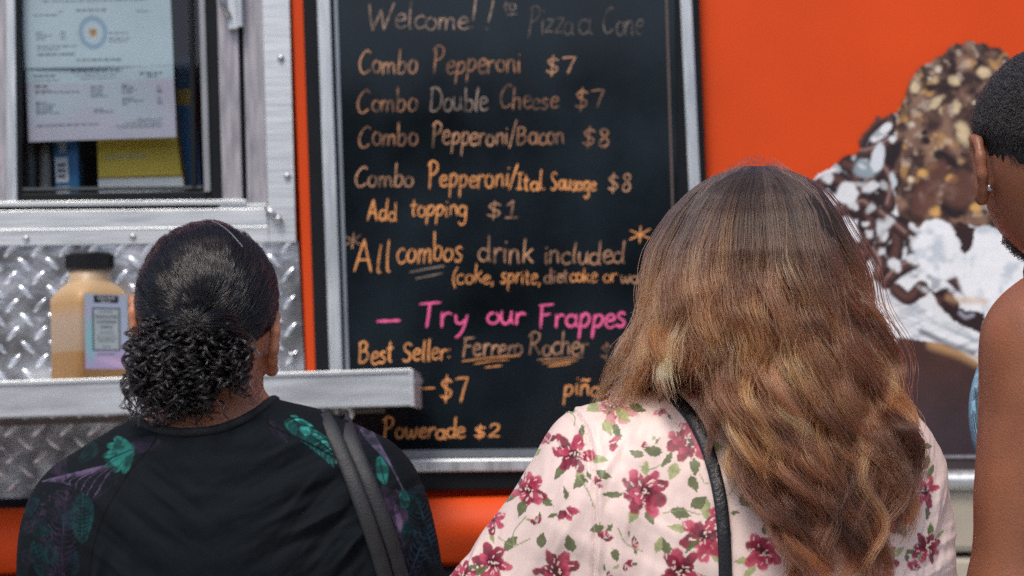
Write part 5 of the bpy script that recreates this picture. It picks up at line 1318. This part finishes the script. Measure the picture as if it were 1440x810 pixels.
def make_locks(NL, per, k, lay, dark, wild=.07, wk=1.0):
    paths, cols, rank = [], [], []
    for l in range(NL):
        lkr = rng.uniform(0,.012)
        s0 = np.clip((l+rng.random())/NL, .012, .988)
        LY = rng.uniform(*lay); front = s0 < .40
        yE = rng.uniform(545,625) if front else np.clip(rng.normal(722,62), 600, 815)
        if s0 > .93: yE = rng.uniform(600,760)
        phi = vnoise(np.array([[s0*7, 3.3, LY*2]]))[0]*8+rng.normal()*1.1; lam = rng.uniform(125,185); am = rng.uniform(6,15)
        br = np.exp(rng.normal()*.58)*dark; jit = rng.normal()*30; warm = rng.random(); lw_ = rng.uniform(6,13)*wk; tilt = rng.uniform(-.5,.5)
        t = np.linspace(0, 1, k)
        for m_ in range(per):
            y0 = 233+abs(rng.normal())*7+16*rng.random()**2; ye = yE+rng.normal()*14; y = y0+(ye-y0)*t
            xl = np.interp(y, TY, TL); xr = np.interp(y, TY, TR); x2 = np.interp(y, TY, T2); w = (xr-xl)
            r_, a_ = math.sqrt(rng.random()), rng.uniform(0,6.28); rs_k = 1+abs(rng.normal())*.5; pj = rng.normal()*.22; ox, oy = r_*math.cos(a_)*rs_k, r_*math.sin(a_)*rs_k
            x = xl+w*s0
            if not front:
                sb = (s0-.40)/.60; b = sstep(470, 640, y); x = x*(1-b)+(x2+(xr-x2)*sb)*b
            env = sstep(300, 450, y); ph = phi+2*math.pi*(y-300)/lam
            wd = lw_*(1.55-1.10*sstep(.22, .95, t))*np.clip(w/290, .16, 1.15)
            x = x+(env*am*(.7+.5*t+.5*sstep(.6,1,t))+(1-env)*2.2*sstep(236,270,y))*np.sin(ph+.25*ox+pj)+ox*wd
            wi = rng.random() < wild; fz = rng.normal()*(1.9 if not wi else 7)
            x = x+env*fz*np.sin(t*rng.uniform(5,14)+rng.uniform(0,6))+env*rng.normal()*1.6*t
            xc = (xl+xr)/2; e = np.clip((x-xc)/(w/2+1e-6), -1, 1); bulge = np.sqrt(np.clip(1-e*e, 0, 1))
            if not front: bulge = np.maximum(bulge, .72*sstep(500, 610, y))
            Dm = np.interp(y, [228,245,270,300,350,400,470,545,650,800], [.012,.05,.078,.098,.116,.122,.124,.135,.148,.150])
            d = -Dm*bulge*LY-env*am*.0009*np.cos(ph)-oy*wd*.00075*1.1
            if wi: d = d-.014*env*rng.random()
            if front:
                f_ = sstep(498, 548, y+rng.normal()*12+jit*.4)*sstep(.42, .30, s0); d = d*(1-f_)+.085*f_
            paths.append(np.c_[x, y, d]); rank.append(.007+.005*(1-oy)+lkr)
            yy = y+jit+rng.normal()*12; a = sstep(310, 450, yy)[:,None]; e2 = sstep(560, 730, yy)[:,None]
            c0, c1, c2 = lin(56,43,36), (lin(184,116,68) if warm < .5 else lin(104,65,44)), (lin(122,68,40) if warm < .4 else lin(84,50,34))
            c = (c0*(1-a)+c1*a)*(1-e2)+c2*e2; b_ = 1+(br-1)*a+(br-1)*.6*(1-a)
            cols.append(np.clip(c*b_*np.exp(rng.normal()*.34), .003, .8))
    q = np.array(paths); n, k_, _ = q.shape; f = q.reshape(-1, 3)
    d = _f[None]*FPX+CR[None]*(f[:,:1]-720)-CU[None]*(f[:,1:2]-405); P = CAM+d*((Y1+f[:,2]-CAM[1])/d[:,1])[:,None]
    low = np.where(f[:,1] > 500)[0]; mg = np.repeat(np.array(rank), k_)[low]; fr = f[low,2] > -.02; y00 = P[low,1].copy()
    for _ in range(4):
        dd = chunked(lambda P_: np.minimum(wcl(P_), sdf(RWB[:4], P_)), P[low]); P[low,1] += np.where(fr, 1, -1)*np.maximum(mg-dd, 0)
    P[low,1] = np.clip(P[low,1], y00-.13, y00+.15)
    return P.reshape(n, k_, 3), np.array(cols)
P, C = make_locks(108, 140, 46, (.90,1.07), 1.0, .12); strands('wavy_strands', P, .00028, m_hair2, hair2, C, tip=.45)
P, C = make_locks(54, 150, 42, (.80,.92), .62, .04, 1.5); strands('inner_strands', P, .00032, m_hair2, hair2, C, tip=.5)  # inner locks tinted darker: shade of the gaps put into their colour
# loose frizz round the outline
paths, cols = [], []
for c in range(2600):
    k = 40; t = np.linspace(0,1,k); left = rng.random() < .55
    if rng.random() < .02:                                  # short arcs that leave the crown and fall back
        x0 = rng.uniform(1000,1140); yo = np.interp(x0, TL[5::-1], TY[5::-1]) if x0 < 1070 else np.interp(x0, TR[:6], TY[:6])
        out = np.sign(x0-1070+rng.normal()*20)*rng.uniform(15,60); h_ = rng.uniform(3,15)
        xx = x0+out*t; ye_ = np.where(xx < 1070, np.interp(xx, TL[8::-1], TY[8::-1]), np.interp(xx, TR[:9], TY[:9])); yy = np.minimum(yo, ye_)*.0+ye_+3-h_*np.sin(math.pi*t**.8)
        dep = -.035-.02*t
    else:
        y = rng.uniform(270,640) if rng.random() < .8 else rng.uniform(600,780)
        if left and y > 560: y = rng.uniform(420,560)
        sg = -1 if left else 1; x = np.interp(y, TY, TL if left else TR)-sg*rng.uniform(4,40)
        ln = rng.uniform(20,80); out = sg*rng.uniform(-4,34)*(.45 if y < 360 else 1.0)
        xx = x+out*t+rng.uniform(2,8)*np.sin(t*rng.uniform(3,9)+rng.uniform(0,6))*t; yy = y+ln*t*(1-.3*t); dep = -.03+rng.uniform(-.03,.03)+rng.uniform(-.02,.02)*t
    dep = np.broadcast_to(dep, (k,)); paths.append(np.array([W(a, b, d_) for a, b, d_ in zip(xx, yy, dep)]))
    cols.append(np.tile((lin(96,72,58) if yy[0] < 330 else lin(150,100,64))*np.exp(rng.normal()*.25), (k,1)))
strands('frizz', np.array(paths), .00018, m_hair2, hair2, np.array(cols), tip=.6)

# ================================================================== man at the right edge
Y2 = -1.80
def G(x, y, d=0.): return J(x, y, Y2+d)
mg_skull = G(1490, 215, 0); hip2 = .98
jw = G(1478, 277, .055)
MB1 = [ell(mg_skull, (.080,.098,.098)), ell(jw, (.063,.062,.066), .035), cap(G(1505,300,.0), G(1600,470,-.01), .054, .066, .03),
       cap(G(1600,450,-.02), G(1500,472,-.01), .055, .050, .05), cap(G(1600,450,-.02), G(1790,560,.0), .055, .06, .05), cap(G(1500,472,0), G(1468,482,0), .05, .060, .03),
       ell(G(1625,610,.02), (.17,.11,.17), .05), ell(G(1550,580,.10), (.135,.11,.125), .05), ell(G(1635,850,.03), (.150,.11,.22), .06), ell((G(1640,900)[0], Y2+.03, hip2+.05), (.165,.12,.15), .06)]
sa, ea, wa = G(1473,486,0), G(1429,835,.02), G(1470,1120,.14); sb, eb, wb = G(1800,580,0), G(1860,900,.03), G(1820,1160,.16)
mg_body = MB1+[cap(sa, ea, .060, .049, .03), cap(sa+(ea-sa)*.25+np.array([.004,-.012,0]), sa+(ea-sa)*.6, .046, .043, .03), cap(ea, wa, .047, .030, .02), cap(sb, eb, .060, .048, .03), cap(eb, wb, .046, .030, .02)]
mg_body += hand(wa, wa-ea, (.6,.5,0), 1, 1.08)+hand(wb, wb-eb, (-.6,.5,0), -1, 1.08)
mg_body += ear(G(1389,236,-.004), (-.90,-.42,0), (-.35,.9,.1), 1.05)+ear(G(1572,238,.012), (.9,-.42,0), (.35,.9,.1), 1.02)
mg_body += face(mg_skull+np.array([0,.005,-.02]), 0, s=1.05)+legs(G(1640,900)[0], Y2+.04, hip2, .1)
m_skin3 = mat('brown_skin', lin(146,95,71), .38, vary=.17, scale=16, bump=.22, bscale=420, sss=.2, spec=.45)
p3 = empty('person', (G(1640,800)[0], Y2, 0), 'man with cropped black hair, beard and earring in a blue tank top', 'person', 'customers reading the menu')
V, Q = surface(lambda P: sdf(mg_body, P), (G(1330,800)[0]-.06, Y2-.2, -.02), (G(1900,800)[0]+.08, Y2+.42, mg_skull[2]+.14), .0052)
link_mesh('body', V, Q, m_skin3, p3, smooth=True)
eyes(p3, mg_skull+np.array([0,.007,-.02]), np.array([0,1.,0]), 1.05, m_iris)
lower(p3, [MB1[-1]]+legs(G(1640,900)[0], Y2+.04, hip2, .1), hip2+.1, m_denim, m_shoe, 'trousers')
ec = G(1391,264,-.02); MB().tube([ec+np.array([math.cos(a)*.0045, math.sin(a)*.0045, -.002]) for a in np.linspace(0,2*math.pi,16)], .0016, 8, caps=False).lathe([(.0001,-.003),(.003,-.002),(.003,.002),(.0001,.003)], ec+np.array([-.001,-.004,0])).build('earring', m_steel, p3, smooth=True)
TCL = MB1[6:9]
arm_l = [ell(G(1484,545,.02), (.090,.100,.118)), ell(G(1480,452,.0), (.10,.10,.08))]; arm_r = [ell(G(1800,560,.02), (.1,.12,.14))]
ne = ell(G(1600,440,.0), (.10,.14,.09))
def tank(P): 
    d = sdf(TCL, P)-.009
    for h in arm_l+arm_r+[ne]: d = np.maximum(d, -prim_d(h, P))
    return np.maximum(d, (hip2-.02)-P[:,2])
V, Q = surface(tank, (G(1330,800)[0]-.05, Y2-.2, hip2-.04), (G(1900,800)[0]+.05, Y2+.34, G(0,420)[2]), .005)
N = vnormals(V, Q); V = folds(V, N, [(G(1400,700,.1), (.2,0,1), .02, .1, 1)], .004)
ed = np.min([np.abs(chunked(lambda P, h=h: prim_d(h, P), V)) for h in arm_l], 0)
cc = lin(120,160,186)[None]*np.where((ed < .016)[:,None], 1.25, .8)
link_mesh('tank_top', V, Q, mat('blue_jersey', (1,1,1), .8, vary=.06, scale=40, bump=.3, bscale=400, attr=True), p3, smooth=True, cols=np.clip(cc,0,1))
# cropped hair and beard
m_hair3 = hair_mat('tight_black_hair', (.010,.009,.009), .4, radial=.5); m_cap3 = mat('black_crop', (.008,.0075,.0075), .75, vary=.4, scale=120, bump=.8, bscale=260)
rm = np.array([.088,.106,.108])
def mg_cond(P):
    R = (P-mg_skull)/rm; lim = np.where(R[:,1] < .1, -.46+.42*np.clip(-R[:,0],0,1)**1.5*1.15+.0*R[:,1], -.05+.75*R[:,1]); return (lim-R[:,2])*.08
V, Q = hair_cap(mg_skull, rm, mg_cond, mg_skull-.15, mg_skull+.15, .0045, .009)
N = vnormals(V, Q); V = V+N*(.003*(fbm(V*90, 3)-.5)*2)[:,None]
hair3 = link_mesh('hair', V, Q, m_cap3, p3, smooth=True)
n = 26000; U = rng.normal(size=(n*3,3)); U /= np.linalg.norm(U, axis=1)[:,None]; P0 = mg_skull+U*rm*.985; cq = mg_cond(P0)
ok = (cq < .004) & (U[:,1] < .6) & (rng.random(len(U)) < sstep(.006,-.02,cq)); cq = cq[ok][:n]; P0 = P0[ok][:n]; P0 = P0-((P0-mg_skull)/np.linalg.norm(P0-mg_skull, axis=1)[:,None])*(.008*sstep(-.028,0,cq))[:,None]; n = len(P0); U = (P0-mg_skull)/rm**2; U /= np.linalg.norm(U, axis=1)[:,None]
k = 12; t = np.linspace(0,1,k)[None,:]; a = rng.uniform(0,6.28,(n,1))+t*rng.uniform(5,11,(n,1)); A = np.cross(U, [.2,.4,.9]); A /= np.linalg.norm(A, axis=1)[:,None]; B = np.cross(U, A); r_ = .0016+.0012*rng.random((n,1))
lnn = (.006+.005*rng.random((n,1)))*(.35+.65*sstep(0,-.03,cq))[:,None]
P = P0[:,None]+U[:,None]*(t*lnn)[:,:,None]+A[:,None]*(r_*np.cos(a))[:,:,None]+B[:,None]*(r_*np.sin(a))[:,:,None]
strands('tight_coils', P, .00022, m_hair3, hair3, tip=.8)
n = 16000; U = rng.normal(size=(n,3)); U /= np.linalg.norm(U, axis=1)[:,None]; bc = jw+np.array([.004,.0,-.002]); P0 = bc+U*np.array([.061,.060,.065])
U = U/1.0; P0 = P0[(U[:,2] < -.50-.15*rng.random(n)) & (U[:,1] > -.55+.2*rng.random(n))]; n = len(P0); U = (P0-bc); U /= np.linalg.norm(U, axis=1)[:,None]
A = np.cross(U, [.2,.4,.9]); A /= np.linalg.norm(A, axis=1)[:,None]; B = np.cross(U, A); a = rng.uniform(0,6.28,(n,1))+t*rng.uniform(5,9,(n,1)); r_ = .0016+.001*rng.random((n,1)); lnn = .006+.007*rng.random((n,1))
P = P0[:,None]+U[:,None]*(t*lnn)[:,:,None]+A[:,None]*(r_*np.cos(a))[:,:,None]+B[:,None]*(r_*np.sin(a))[:,:,None]
strands('beard', P, .00024, m_hair3, p3, tip=.8)
